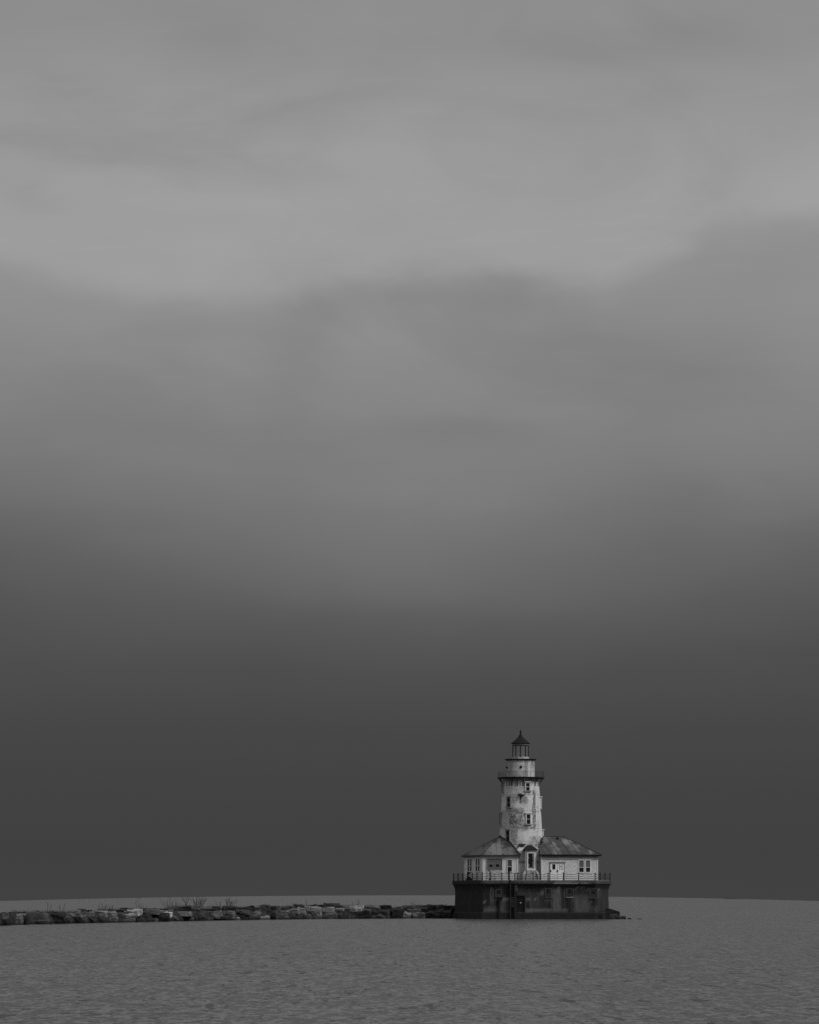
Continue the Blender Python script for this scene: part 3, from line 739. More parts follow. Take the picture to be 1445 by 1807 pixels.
rf.add([top[3], top[4], top[5]], [(0, 2, 1)]); rf.add([top[3], top[5], top[6], top[2]], [(0, 3, 2, 1)]); rf.add([top[1], top[6], top[2]], [(0, 1, 2)])
low = [FLc, FRc, BRc, BBc, BLc]
rf.add([tuple(v) for v in low] + [rise(v) for v in low], [(4, 3, 2, 1, 0)] + [(i, (i + 1) % 5, 5 + (i + 1) % 5, 5 + i) for i in range(5)])
def seams_on(mb_, e0, e1, ridge, n, t0=0.0, t1=1.0, hgt=.05, w=.06):
    """raised standing seams running up from an eave line to a ridge line; 'ridge' maps a point's fraction to its head"""
    for i in range(n):
        t = t0 + (t1 - t0) * (i + .5) / n
        p = Vector(e0).lerp(Vector(e1), t); q = Vector(ridge(t))
        mb_.tube([p + Vector((0, 0, .03)), q + Vector((0, 0, .03))], w / 2, 4)
def lridge(t):                                            # straight up the slope until it meets the hip
    p = BLc.lerp(FLc, t); u = 0.0
    dirv = (apex - BLc.lerp(FLc, .45))
    # reach limited by the hips
    k = min(t / .45, (1 - t) / .55)
    return rise(p + dirv * k * .97)
seams_on(rf, rise(BLc), rise(FLc), lridge, 9, w=.045)
def fridge(t):
    p = FLc.lerp(FRc, t); k = min(t / .53, (1 - t) / .22, 1.0) * .96 if t < .6 else min((1 - t) / .32, 1) * .9
    return rise(p + Vector((0, apex.y - FLc.y, apex.z - zr0)) * k)
seams_on(rf, rise(FLc), rise(FRc), fridge, 6, .05, .9, w=.03)
lp = [(858, 873, 1497, 1508, .35, 5), (868, 884, 1493, 1507, .55, 6), (872, 879, 1494, 1500, .5, 3), (890, 905, 1500, 1507, .35, 4), (832, 850, 1500, 1508, .25, 5)]
rf.build('roof', M['roof_left'], lh, attrs={'pale': blob_field(lp, .9, 4.0)})
# hip caps
MB().tube([rise(apex, .12), rise(apex.lerp(Hh, .5), .14), rise(Hh, .14), rise(FRc, .12)], .09, 6).build('hip_cap', M['dark_iron'], lh)
MB().tube([rise(apex, .13), rise(FLc, .12)], .06, 6).build('hip_cap', M['roof_left'], lh)

def wall_window(parent, P0, tg, nrm, s0, s1, z0, z1, trim, pane_top, pane_low, split=.5, grid=False, bars=1, b=.10, name='window'):
    """window set proud on a wall; P0 a wall corner, tg along it, s in metres"""
    P0 = Vector((P0[0], P0[1], 0)); tg = Vector((*tg, 0)); nrm = Vector((*nrm, 0)); w = s1 - s0; h = z1 - z0
    c = P0 + tg * ((s0 + s1) / 2)
    fm = MB()
    for x in (s0 - b / 2, s1 + b / 2): fm.obox(P0 + tg * x + Vector((0, 0, (z0 + z1) / 2)), tg, nrm, b, .16, h)
    for zz in (z1 + b / 2 + .001, z0 - b / 2 - .001): fm.obox(c + Vector((0, 0, zz)), tg, nrm, w + 2 * b, .18, b)
    zm = z0 + h * split
    fm.obox(c + Vector((0, 0, zm)), tg, nrm, w - .004, .10, .06)
    wi = fm.build(name, trim, parent)
    if split > 0.02: MB().obox(c + Vector((0, 0, (z0 + zm) / 2 - .015)), tg, nrm, w - .006, .05, zm - z0 - .034).build('pane', pane_low, wi)
    MB().obox(c + Vector((0, 0, (z1 + zm) / 2 + .015)), tg, nrm, w - .006, .06, z1 - zm - .034).build('pane', pane_top, wi)
    if grid:
        g = MB()
        for i in range(1, 4): g.obox(c + tg * (w * (i / 4 - .5)) + Vector((0, 0, (z1 + zm) / 2)), tg, nrm, .03, .08, z1 - zm - .07)
        g.build('muntin', M['grey_trim'], wi)
    return wi
dx = lambda px: PX(px, HY0) - LW[0][0]
zz_ = lambda py: PZ(py, HY0)
wall_window(lh, LW[0], (1, 0), (0, -1), dx(895.6), dx(903.0), zz_(1538), zz_(1517.6), M['white_trim'], M['pane_grey'], M['pane'], .42, b=.12)
# boarded opening
bo = MB().box(PX(859.6, HY0), PX(885.4, HY0), HY0 - .06, HY0 + .05, zz_(1535), zz_(1515.6)).build('boarded_opening', M['dark_board'], lh)
fm = MB()
for q in ((858.6, 859.55, 1514.6, 1535.4), (885.45, 886.4, 1514.6, 1535.4), (859.6, 885.4, 1514.5, 1515.5)):
    fm.box(PX(q[0], HY0), PX(q[1], HY0), HY0 - .14, HY0 + .02, zz_(q[3]), zz_(q[2]))
fm.build('frame', M['grey_trim'], bo)
for q in ((863.6, 869.0, 1525.6, 1529.6), (875.2, 880.8, 1525.2, 1529.4)):
    MB().box(PX(q[0], HY0), PX(q[1], HY0), HY0 - .09, HY0, zz_(q[3]), zz_(q[2])).build('pane', M['pane'], bo)
M['infill'] = weathered('rough patched infill', .56, .16, 3.0, 2.5, .95, .9, 6, bump=.12)
MB().box(PX(859.2, HY0), PX(886, HY0), HY0 - .10, HY0 + .05, DECK, zz_(1535.5)).build('infill_patch', M['infill'], lh)
# the windows on the receding left face
lt = Vector(LW[4]) - Vector(LW[0]); Llen = lt.length; lt.normalize(); ln = Vector((-abs(lt.y), lt.x * (1 if lt.y > 0 else -1)))
ln = Vector((-lt.y, lt.x)) if Vector((-lt.y, lt.x)).x < 0 else Vector((lt.y, -lt.x))
for s0, s1 in ((1.35, 2.05), (2.32, 3.02), (4.75, 5.45), (5.75, 6.45)):
    wall_window(lh, LW[0], lt, ln, s0, s1, PZ(1537, 398.5), PZ(1515.6, 398.5), M['white_trim'], M['pane_grey'], M['pane'], .42, b=.13)
# corner boards
for c_ in (LW[0], LW[1], LW[4]):
    MB().box(c_[0] - .10, c_[0] + .10, c_[1] - .06, c_[1] + .12, DECK, zE - .002).build('corner_board', M['white_trim'], lh)

# ------------------------------------------------------------------ right house
rh = empty('boat_house', (23.0, 399.0, DECK), 'white house right of the tower with double door and paired wire-glass windows', 'house')
L0 = Vector((PX(955.2, 395), 395.0)); R0 = Vector((PX(1055, 397.3), 397.3))
t_ = (R0 - L0).normalized(); n_ = Vector((t_.y, -t_.x)); Lr = (R0 - L0).length
def rp(s, d): p = L0 + t_ * s - n_ * d; return (p.x, p.y)
zER = PZ(1511.0, 396.2)
RW = [rp(0, 0), rp(Lr, 0), rp(Lr, 10.8), rp(.6, 10.8), rp(.6, 4.0)]
MB().prism(RW, DECK, zER).build('wall', M['house_paint'], rh, attrs={'stain_shade': blob_field([(955, 985, 1510, 1516, .5, 3), (985, 1000, 1512, 1514, .5, 2), (1015, 1056, 1512, 1516, .5, 2.5), (955, 958, 1515, 1552, .4, 2), (1046, 1050, 1518, 1530, .3, 2), (957, 1056, 1549, 1553, .4, 2)], .5, 8)})
def rs_of(X, Y):
    v = Vector((X, Y)) - L0; return v.dot(t_), -v.dot(n_)
ms = .475; zr = zER + .22
def rz(d): return zr + ms * (d + .4)
s1, d1 = rs_of(PX(951.2, 397.2), 397.2); s2, d2 = rs_of(PX(957.8, 398.7), 398.7)
DR = 5.5
s3, _ = rs_of(PX(959.5, 400.6), 400.6)
hipS = 5.2
def r3(s, d, dz=0): x, y = rp(s, d); return (x, y, rz(min(d, 2 * DR - d)) + dz)
outl = [(-.30, -.4), (Lr + .42, -.4), (Lr + .42, 2 * DR + .4), (.3, 2 * DR + .4), (s3, DR), (s2, d2), (s1, d1)]
# eave soffit board
MB().loft([[(*rp(s, d), zER + .001) for s, d in ((-.24, -.34), (Lr + .36, -.34), (Lr + .36, 2 * DR + .34), (.3, 2 * DR + .34), (.3, 3.0))], [(*rp(s, d), zr - .06) for s, d in ((-.28, -.38), (Lr + .4, -.38), (Lr + .4, 2 * DR + .38), (.3, 2 * DR + .38), (.3, 3.0))]]).build('eaves', M['eave'], rh)
MB().tube([(*rp(-.30, -.47), zr - .01), (*rp(Lr + .45, -.47), zr - .01)], .07, 6).build('gutter', M['dark_iron'], rh)
rf = MB()
zb = zr - .05
T = [r3(-.30, -.4), r3(Lr + .42, -.4), (*rp(Lr + .42, 2 * DR + .4), rz(-.4)), (*rp(.3, 2 * DR + .4), rz(-.4)), r3(hipS, DR), r3(s3, DR), r3(s2, d2), r3(s1, d1)]
# front slope, hip end, rear slope, closed side and bottom
for tri in ((T[0], T[1], T[7]), (T[1], T[6], T[7]), (T[1], T[4], T[6]), (T[4], T[5], T[6])): rf.add(*roof_dense(tri, 16))
rf.add([T[1], T[2], T[4]], [(0, 1, 2)])
rf.add([T[2], T[3], T[5], T[4]], [(0, 1, 2, 3)])
dn = lambda p: (p[0], p[1], zb)
lowp = [dn(T[0]), dn(T[1]), dn(T[2]), dn(T[3]), dn(T[5]), dn(T[6]), dn(T[7])]
hi = [T[0], T[1], T[2], T[3], T[5], T[6], T[7]]
rf.add(lowp + hi, [(6, 5, 4, 3, 2, 1, 0)] + [(i, (i + 1) % 7, 7 + (i + 1) % 7, 7 + i) for i in range(7)])
sm = MB()
for i in range(9):
    s = .55 + i * .98 + .12 * math.sin(i * 4.1)
    if s < hipS: dtop = DR
    else: dtop = -.4 + (DR + .4) * (Lr + .42 - s) / (Lr + .42 - hipS)
    dbot = -.38
    if dtop - dbot < .3: continue
    a_ = Vector(r3(s, dbot, .03)); b_ = Vector(r3(s, dtop - .05, .03)); nn = 12
    sm.tube([a_.lerp(b_, k / nn) for k in range(nn + 1)], .035 + .012 * ((i * 5) % 3), 4)
rpale = [(975, 979, 1488, 1495, .5, 2), (994, 1006, 1484, 1488, .55, 2.5), (1008, 1020, 1492, 1497, .35, 3), (978, 985, 1498, 1506, .35, 3), (1040, 1044, 1503, 1508, .5, 2), (955, 966, 1478, 1484, .3, 4)]
rroof = rf.build('roof', M['roof_right'], rh, attrs={'pale': blob_field(rpale, .8, 6), 'stain_shade': blob_field([(1010, 1014, 1494, 1500, .8, 2), (985, 1000, 1495, 1506, .3, 6), (1020, 1055, 1500, 1512, .3, 5)], .6, 3)})
sm.build('standing_seams', M['eave'], rroof)
MB().tube([r3(hipS, DR, .05), r3(Lr + .42, -.4, .05)], .08, 6).build('hip_cap', M['roof_right'], rroof)
MB().tube([r3(s3, DR, .05), r3(hipS, DR, .05)], .08, 6).build('ridge_cap', M['roof_right'], rroof)
vx = r3(4.0, DR - .9)
MB().lathe([(.16, vx[2] - .1), (.16, vx[2] + .18), (.24, vx[2] + .2), (.05, vx[2] + .36)], vx[0], vx[1], 10).build('roof_vent', M['dark_iron'], rroof, True)
# frieze board under the eaves
MB().obox((*(Vector(rp(Lr / 2, .0)) + n_ * .03), PZ(1514.3, 396.2)), (*t_, 0), (*n_, 0), Lr - .02, .08, .42).build('frieze', M['eave_pale'] if 'eave_pale' in M else M['grey_trim'], rh)
def sp_(px):                                          # wall distance of a photo column
    lo, hi_ = 0.0, Lr
    for _ in range(30):
        m2 = (lo + hi_) / 2; q = rp(m2, 0)
        if q[0] * F / q[1] + CX < px: lo = m2
        else: hi_ = m2
    return (lo + hi_) / 2
def zr_(py, px): q = rp(sp_(px), 0); return PZ(py, q[1])
for a, b in ((1021.6, 1029.6), (1033.6, 1041.0)):
    wall_window(rh, rp(0, 0), t_, n_, sp_(a), sp_(b), zr_(1538.8, a), zr_(1518.2, a), M['white_trim'], M['pane_grey'], M['pane'], .40, grid=True, b=.12)
# double door
sa, sb, sc = sp_(971.0), sp_(983.2), sp_(995.0)
zd0, zd1 = DECK + .02, zr_(1522.6, 983)
def rbox(s0, s1, z0, z1, d0, d1): c = Vector(rp((s0 + s1) / 2, -(d0 + d1) / 2)); return MB().obox((c.x, c.y, (z0 + z1) / 2), (*t_, 0), (*n_, 0), s1 - s0, d1 - d0, z1 - z0)
d_a = rbox(sa + .02, sb - .03, zd0, zd1, -.02, .07).build('door', M['house_paint'], rh)
d_b = rbox(sb + .03, sc - .02, zd0, zd1, -.02, .07).build('door', M['house_paint'], rh)
d_a['label'] = 'left door leaf with a dark pane'
d_b['label'] = 'right door leaf with a pale broken pane'
rbox(sp_(974.4), sp_(979.6), zr_(1534.2, 977), zr_(1525, 977), .02, .085).build('pane', M['pane'], d_a)
pw = rbox(sp_(986.4), sp_(993.0), zr_(1535.0, 990), zr_(1524.5, 990), .02, .085).build('pane', M['white_trim'], d_b)
pb = rbox(sp_(987.6), sp_(989.0), zr_(1530, 990), zr_(1528, 990), .03, .092).build('hole', M['pane'], d_b)
rbox(sp_(989.6), sp_(990.2), zr_(1534.6, 990), zr_(1525, 990), .03, .10).build('muntin', M['dark_board'], d_b)
rbox(sp_(986.6), sp_(987.1), zr_(1534.6, 990), zr_(1525, 990), .03, .10).build('muntin', M['dark_board'], d_b)
rbox(sp_(991.8), sp_(992.4), zr_(1534.6, 990), zr_(1525, 990), .03, .10).build('muntin', M['dark_board'], d_b)
dfm = MB()
for q in ((sa - .12, sa, zd0, zd1), (sc, sc + .12, zd0, zd1)):
    c = Vector(rp((q[0] + q[1]) / 2, -.05)); dfm.obox((c.x, c.y, (q[2] + q[3]) / 2), (*t_, 0), (*n_, 0), q[1] - q[0], .14, q[3] - q[2])
dfm.build('door_frame', M['grey_trim'], rh)
rbox(sa - .16, sc + .16, zd1 + .002, zd1 + .11, -.02, .20).build('door_hood', M['dark_board'], rh)
for px in (971.2, 983.1):
    rbox(sp_(px - .9), sp_(px + .9), zr_(1538.4, px), zr_(1535.4, px), .06, .18).build('hinge_box' if px < 975 else 'handle', M['dark_iron'], d_a)
for s in (.06, Lr - .08):
    rbox(s - .08, s + .08, DECK, zER - .002, -.02, .055).build('corner_board', M['white_trim'], rh)

# ================================================================== BREAKWATER
WL = [(-60, 1636.5), (27, 1632.0), (100, 1630.2), (200, 1628.2), (300, 1626.0), (420, 1623.6), (560, 1621.7), (690, 1620.9), (805, 1620.6), (900, 1620.6)]
def waterY(px):
    for (a, ya), (b, yb_) in zip(WL, WL[1:]):
        if px <= b: break
    py = ya + (yb_ - ya) * (px - a) / (b - a)
    return F * CAMZ / (py - HY), py

# rubble core under the stones, coloured near black so the gaps read as shadow
M['rubble'] = plain('dark rubble fill', .016, .9, .1, .6)
mb = MB(); secs = []
prof_c = [(.9, -1.0), (1.2, .25), (2.0, .9), (3.2, 1.25), (4.1, 1.3), (5.0, 1.4), (5.8, 1.3), (6.6, 1.4), (7.4, 1.25), (8.2, 1.2), (9.0, .9), (9.8, .75), (10.6, .35), (11.4, .15), (12.5, -1.0)]
for i in range(0, 421):
    px = -60 + (825 + 60) * i / 420
    Y, _ = waterY(px)
    sec = []
    for dY, zz in prof_c:
        y = Y + dY; jz = (.32 * mnoise.cell(Vector((px * .11, dY * .7, 4.0))) - .16 if dY > 5.5 else 0) + .18 * mnoise.noise(Vector((px * .13, dY * 1.3, 2.0))) + .12 * mnoise.noise(Vector((px * .37, dY * 2, 5.0)))
        sec.append((PX(px, Y) + .0, y + .3 * mnoise.noise(Vector((px * .2, zz, 8.0))), zz + jz))
    secs.append(sec)
mb.loft(secs)
core = mb.build('breakwater_core', M['rock']); core.color = (.024, .024, .024, 1); tag(core, kind='structure')

# stones: (x0, x1, y0, y1, tone, shape, course) traced as they lie; tone = albedo
# shapes: b block, s slab, r rounded, t slanting down right, u slanting down left, w wedge
T1, T2, T3, T4, T5, T6 = .017, .040, .080, .160, .28, .50
ST = [
 (-34, -8, 1613, 1634, T2, 'b', 0), (-10, 14, 1612.6, 1624, T3, 'b', 1), (-9, 16, 1622, 1634, T1, 'b', 0), (12, 44.5, 1612.5, 1618, T4, 's', 1), (10, 47, 1617, 1623.5, T1, 's', 1), (14, 38.5, 1621, 1632.5, T3, 'b', 0), (49, 83, 1612, 1623.5, T3, 'b', 1), (38, 87.5, 1621.5, 1633.5, T2, 'b', 0),
 (81, 115, 1612.5, 1631.5, T1, 'b', 0), (113, 143, 1612, 1618.6, T4, 's', 1), (124, 143.5, 1617.6, 1631, T1, 'b', 0), (112.5, 125.5, 1617.5, 1632, T2, 'b', 0), (141, 152.5, 1615, 1630.8, T3, 'r', 0),
 (143, 166, 1609.5, 1615.5, T3, 's', 1), (151, 166, 1614.5, 1622, T1, 'b', 1), (149, 169, 1620.5, 1630.8, T2, 't', 0), (52.5, 60, 1629.5, 1633.2, T4, 'r', 0),
 (167, 188.5, 1607.5, 1616.5, T4, 'b', 1), (188, 206, 1608, 1614, T4, 's', 1), (205.5, 217.5, 1608, 1613.6, T4, 's', 1), (218.5, 248.5, 1606, 1613.4, T5, 's', 1), (199, 239, 1612.8, 1620.5, T4, 's', 1),
 (164, 185, 1616.5, 1630, T2, 'r', 0), (184, 207, 1614.5, 1629.5, T3, 't', 0), (206, 236, 1621.5, 1629, T3, 't', 0), (219, 241, 1617.5, 1628.8, T1, 'b', 0), (239, 263.5, 1609, 1628, T2, 'b', 0),
 (248.5, 280, 1607, 1613, T3, 's', 1), (263, 297, 1612, 1627.4, T1, 'b', 0), (279, 288, 1607, 1613.4, T4, 'b', 1), (289, 302.5, 1610.4, 1616.6, T6, 's', 0), (271.5, 278, 1619.5, 1627, T4, 't', 0),  # the very dark block carries the dark of a cavity in its colour
 (300.5, 337, 1608, 1615.5, T4, 'u', 1), (294.5, 315, 1616.2, 1627, T3, 'w', 0), (322.5, 342.5, 1617.4, 1626.4, T3, 'r', 0), (314, 345, 1613, 1621.5, T1, 'b', 1), (342, 360.5, 1611.5, 1625.8, T2, 'b', 0),
 (352, 388.5, 1609.6, 1620.5, T3, 'r', 1), (369.5, 405, 1617.6, 1625, T1, 's', 0), (357, 378, 1621.2, 1625.5, T3, 's', 0), (388, 413.5, 1608, 1624, T3, 'u', 0), (386.6, 391.6, 1607.6, 1615.5, T5, 'w', 1),
 (411, 441, 1607, 1623.5, T2, 't', 0), (413.5, 424, 1618.5, 1624.4, T5, 'w', 0), (307, 335, 1601.5, 1609.5, T1, 'b', 2), (331, 352.5, 1602.5, 1610.5, T2, 's', 2), (352, 383, 1604, 1609.8, T1, 's', 2),
 (381.5, 406.5, 1604, 1609.6, T1, 's', 2), (392, 415, 1599, 1605.5, T1, 'r', 2), (376, 388, 1599.4, 1604.6, T1, 'b', 2), (406, 436, 1602, 1608, T1, 's', 2),
 (434, 448.5, 1597.8, 1610, T1, 'u', 2), (445.5, 457.5, 1599.6, 1608, T3, 'b', 2), (456, 475.5, 1597.8, 1607.5, T2, 'u', 2), (472.5, 486.5, 1599.5, 1606.5, T1, 'b', 2), (485.5, 493.5, 1598.8, 1606, T3, 'r', 2), (493.5, 519.5, 1598.8, 1607, T2, 'u', 2),
 (443.5, 460, 1608.6, 1616.8, T4, 'r', 1), (459.5, 489, 1605.8, 1618.4, T2, 'u', 1), (438.5, 460, 1614.6, 1623.8, T3, 'r', 0), (451.5, 475, 1617.6, 1623.6, T4, 's', 0), (474.5, 489.5, 1613.6, 1623.2, T3, 't', 0), (489.5, 508, 1606.6, 1623, T3, 't', 0),
 (496.5, 527.5, 1605.8, 1612.4, T4, 'u', 1), (504.5, 528.5, 1610.8, 1622.6, T2, 'b', 0), (524.5, 538.5, 1602, 1613.4, T4, 't', 1), (531.5, 546.5, 1600.2, 1606, T4, 's', 2), (527.5, 549.5, 1613.4, 1622.6, T3, 'r', 0), (538.5, 552, 1607.6, 1619.4, T2, 'b', 1),
 (547.5, 567.5, 1600.2, 1618.6, T4, 'r', 1), (566.5, 589.5, 1601.8, 1610, T4, 'r', 1), (571.5, 595.5, 1608.6, 1622.4, T3, 't', 0), (589.5, 607.5, 1604, 1609.6, T4, 's', 1), (589.5, 607.5, 1608, 1621.6, T2, 'b', 0), (605.5, 617.5, 1600.2, 1611.6, T3, 'b', 1),
 (606.5, 618, 1610.6, 1622.2, T2, 'b', 0), (616.5, 628.5, 1603, 1609.8, T4, 'w', 1), (624.5, 638.5, 1602, 1610, T5, 'r', 1), (636.5, 653, 1604.6, 1610.4, T4, 's', 1), (617, 655.5, 1608.8, 1622.2, T1, 'b', 0), (654.5, 680, 1614, 1622.4, T3, 'w', 0),
 (652.5, 670.5, 1607.6, 1619, T1, 'r', 1), (667.5, 687.5, 1605, 1621.6, T2, 'r', 0), (617.5, 641.5, 1597.6, 1602.6, T5, 's', 2), (639.5, 669.5, 1598, 1605, T3, 't', 2), (668.5, 685, 1597.2, 1605, T1, 'b', 2), (572.5, 600.5, 1597, 1602, T1, 's', 2),
 (599.5, 612.5, 1597.6, 1602.6, T3, 's', 2), (549, 568, 1618, 1622.4, T3, 's', 0), (552, 574, 1597, 1602, T1, 's', 2), (519, 536, 1598, 1603, T1, 's', 2),
 (675.5, 690.5, 1597.2, 1603, T1, 'b', 2), (685.5, 709.5, 1598, 1605, T4, 'r', 2), (687.5, 711.5, 1604, 1621.2, T1, 'r', 0), (702.5, 724.5, 1609.6, 1622, T4, 't', 0), (708.5, 737.5, 1598.2, 1608, T2, 't', 2), (718.5, 742.5, 1603.2, 1615.4, T3, 'b', 1),
 (727.5, 750.5, 1611.6, 1621.8, T4, 'r', 0), (735.5, 755, 1598.6, 1605.4, T3, 's', 2), (740.5, 757, 1605, 1614.6, T1, 'b', 1), (754.5, 767.5, 1597.8, 1609.6, T1, 'b', 2), (765.5, 782.5, 1596.6, 1609.6, T3, 'b', 2), (741.5, 775.5, 1609, 1621.2, T1, 't', 0),
 (756.5, 773.5, 1607.4, 1612.6, T3, 's', 1), (772.5, 797, 1606.6, 1621, T2, 'r', 0), (781.5, 806.5, 1598.2, 1607.4, T1, 's', 2), (795.5, 822, 1600, 1621.2, T1, 'b', 1), (795.5, 808.5, 1615.6, 1621.6, T3, 'r', 0), (820, 850, 1606, 1621.6, T1, 't', 0),
]
# stones at the right foot of the base, with their own water line
ST_R = [(1074.5, 1091.5, 1613.5, 1624.2, T2, 'r', 0), (1089.5, 1104.5, 1617.8, 1624.2, T2, 'r', 0), (1107.5, 1115.5, 1619.5, 1624, T2, 'w', 0), (1125.5, 1133, 1622, 1624, T2, 'r', 0)]
SHAPE = {'b': 'block', 's': 'slab', 'r': 'rounded boulder', 't': 'tilted block', 'u': 'sloping slab', 'w': 'wedge'}
TONE = {T1: 'very dark', T2: 'dark grey', T3: 'mid grey', T4: 'light grey', T5: 'pale', T6: 'white stained'}
COURSE = ['waterline row', 'middle row', 'crest row']

def stone_mesh(name, sx, sy, sz, shape, rng):
    bm = bmesh.new()
    bmesh.ops.create_cube(bm, size=1.0)
    for v in bm.verts:
        v.co.x *= sx * (1 + rng.uniform(-.06, .02)); v.co.y *= sy; v.co.z *= sz * (1 + rng.uniform(-.10, .02))
    # knock corners off with cutting planes
    ncut = {'b': 5, 's': 4, 'r': 7, 't': 5, 'u': 5, 'w': 3}[shape]
    planes = []
    for _ in range(ncut):
        d = Vector((rng.uniform(-1, 1), rng.uniform(-1, .4), rng.uniform(-.5, 1)))
        if shape == 'r': d = Vector((rng.gauss(0, 1), rng.gauss(0, 1), rng.gauss(0, 1)))
        d.normalize(); planes.append((d, rng.uniform(.74, .92) if shape != 'r' else rng.uniform(.72, .86)))
    slope = rng.uniform(.28, .42)
    if shape == 't': planes += [(Vector((slope * sz / sx * 2.2, -.15, 1)).normalized(), None), (Vector((1, -.1, -.3)).normalized(), .90)]
    if shape == 'u': planes += [(Vector((-slope * sz / sx * 1.6, -.25, 1)).normalized(), None)]
    if shape == 'w': planes += [(Vector((1.0 * sz / sx, 0, 1)).normalized(), .60), (Vector((-.8 * sz / sx, 0, 1)).normalized(), .66)]
    for d, f in planes:
        ext = abs(d.x) * sx / 2 + abs(d.y) * sy / 2 + abs(d.z) * sz / 2
        p = d * ext * (f if f else .62)
        g = bm.verts[:] + bm.edges[:] + bm.faces[:]
        r = bmesh.ops.bisect_plane(bm, geom=g, plane_co=p, plane_no=d, clear_outer=True)
        ed = [e for e in bm.edges if e.is_boundary]
        if ed: bmesh.ops.contextual_create(bm, geom=ed)
    bmesh.ops.recalc_face_normals(bm, faces=bm.faces)
    bmesh.ops.bevel(bm, geom=bm.edges[:], offset=min(sx, sy, sz) * (.04 if shape != 'r' else .08), segments=1, affect='EDGES')
    bmesh.ops.triangulate(bm, faces=bm.faces)
    for _ in range(3):
        long = [e for e in bm.edges if e.calc_length() > .34]
        if not long: break
        bmesh.ops.subdivide_edges(bm, edges=long, cuts=1)
        bmesh.ops.triangulate(bm, faces=bm.faces)
    bm.normal_update()
    o3 = Vector((rng.uniform(0, 99), rng.uniform(0, 99), rng.uniform(0, 99))); amp = min(.20, .13 * min(sx, sz) ** .5)
    for v in bm.verts:
        q = v.co + o3
        v.co += v.normal * (amp * mnoise.noise(q * 1.6) + amp * .6 * mnoise.noise(Vector((q.x * 1.3, q.y * 1.3, q.z * 7))) + amp * .4 * mnoise.noise(q * 6))
    me = bpy.data.meshes.new(name); bm.to_mesh(me); bm.free()
    me.materials.append(M['rock'])
    return me

rng = random.Random(11)
MARKS = [(85, 'thin twin twig'), (183, 'low twig tangle'), (296, None), (327, 'forked sapling'), (352, 'fan shaped bush'), (405, 'little round bush'), (632, 'leaning stem pair')]
stones = []
def add_stone(x0, x1, y0, y1, tone, shape, course, wy, side):
    Yw, pyw = wy
    at_water = y1 > pyw - 1.5
    dep = {0: 1.0, 1: 2.0, 2: 3.6}[course] + rng.uniform(-.25, .35)
    w_m = (x1 - x0) * Yw / F
    sy = max(.9, min(2.4, w_m * rng.uniform(.6, .9)))
    Y = Yw + dep
    z1 = PZ(y0, Y) + rng.uniform(-.10, .12); z0 = PZ(y1, Y)
    if at_water: z0 = -.45
    h = z1 - z0
    if not at_water: z0 -= .15; h = z1 - z0
    me = stone_mesh('stone', (x1 - x0) * Y / F * 1.06, sy, h * 1.06, shape, rng)
    o = bpy.data.objects.new('stone', me); COL.objects.link(o)
    o.location = (PX((x0 + x1) / 2, Y), Y + sy / 2 - .4, (z0 + z1) / 2)
    o.rotation_euler = (rng.uniform(-.08, .16), rng.uniform(-.07, .07), rng.uniform(-.22, .22))
    k = tone * rng.uniform(.88, 1.12)
    o.color = (k, k, k, 1)
    stones.append((o, (x0 + x1) / 2, tone, shape, course, side))
for q in ST: add_stone(*q, waterY((q[0] + q[1]) / 2), 'L')
for q in ST_R: add_stone(*q, (F * CAMZ / (1622.3 - HY), 1622.3), 'R')

ORD = ['', 'first', 'second', 'third', 'fourth', 'fifth', 'sixth', 'seventh', 'eighth', 'ninth', 'tenth', 'eleventh', 'twelfth', 'thirteenth', 'fourteenth', 'fifteenth', 'sixteenth']
for course in range(3):
    row = sorted([s for s in stones if s[4] == course and s[5] == 'L'], key=lambda s: s[1])
    for o, px, tone, shape, c_, sd_ in row:
        ds = f"{TONE[tone]} {SHAPE[shape]}"
        if tone == T6:
            tag(o, 'white stained tilted block, the brightest stone of the whole breakwater', 'rock', 'breakwater stones'); continue
        mk = None
        for mx, nm in MARKS:
            if nm and mx < px: mk = (mx, nm)
        # nearest landmark; the base of the lighthouse counts from the right
        best = None
        same = [s[1] for s in row]
        for mx, nm in [(m_, n_) for m_, n_ in [(a, b) for a, b in MARKS] if n_]:
            if px > mx: k_ = sum(1 for p in same if mx < p <= px); w_ = 'right'
            else: k_ = sum(1 for p in same if px <= p <= mx); w_ = 'left'
            if best is None or k_ < best[0]: best = (k_, w_, nm)
        kb = sum(1 for p in same if p >= px)
        if kb <= best[0]: lab = f"{ds}, {ORD[kb]} of the {COURSE[course]} from the lighthouse base"
        else: lab = f"{ds} in the {COURSE[course]}, {ORD[best[0]]} {best[1]} of the {best[2]}"
        tag(o, lab, 'rock', 'breakwater stones')
for (o, px, tone, shape, c_, sd_), lab in zip([s for s in stones if s[5] == 'R'], ['dark rounded boulder at the waterline under the big leaning block', 'low dark boulder just right of the leaning block', 'small dark pointed stone alone in the water right of the base', 'tiny outermost stone barely above the water right of the base']):
    tag(o, lab, 'rock', 'stones right of the lighthouse base')

Yb = 391.6
lm_ = MB(); vsl = [(1069, 1602.4), (1076, 1603.0), (1092.6, 1608.4), (1093.8, 1610.0), (1093.4, 1621), (1069, 1624)]
lm_.loft([[(PX(x, Yb) + .12 * k, Yb + 1.8 * k, PZ(y, Yb) - .1 * k) for x, y in vsl] for k in (0, .5, 1)])
lo_ = lm_.build('stone', M['rock'], bevel=.05); lo_.color = (T1, T1, T1, 1)
tag(lo_, 'big very dark angular slab leaning at the right foot of the base', 'rock', 'stones right of the lighthouse base')

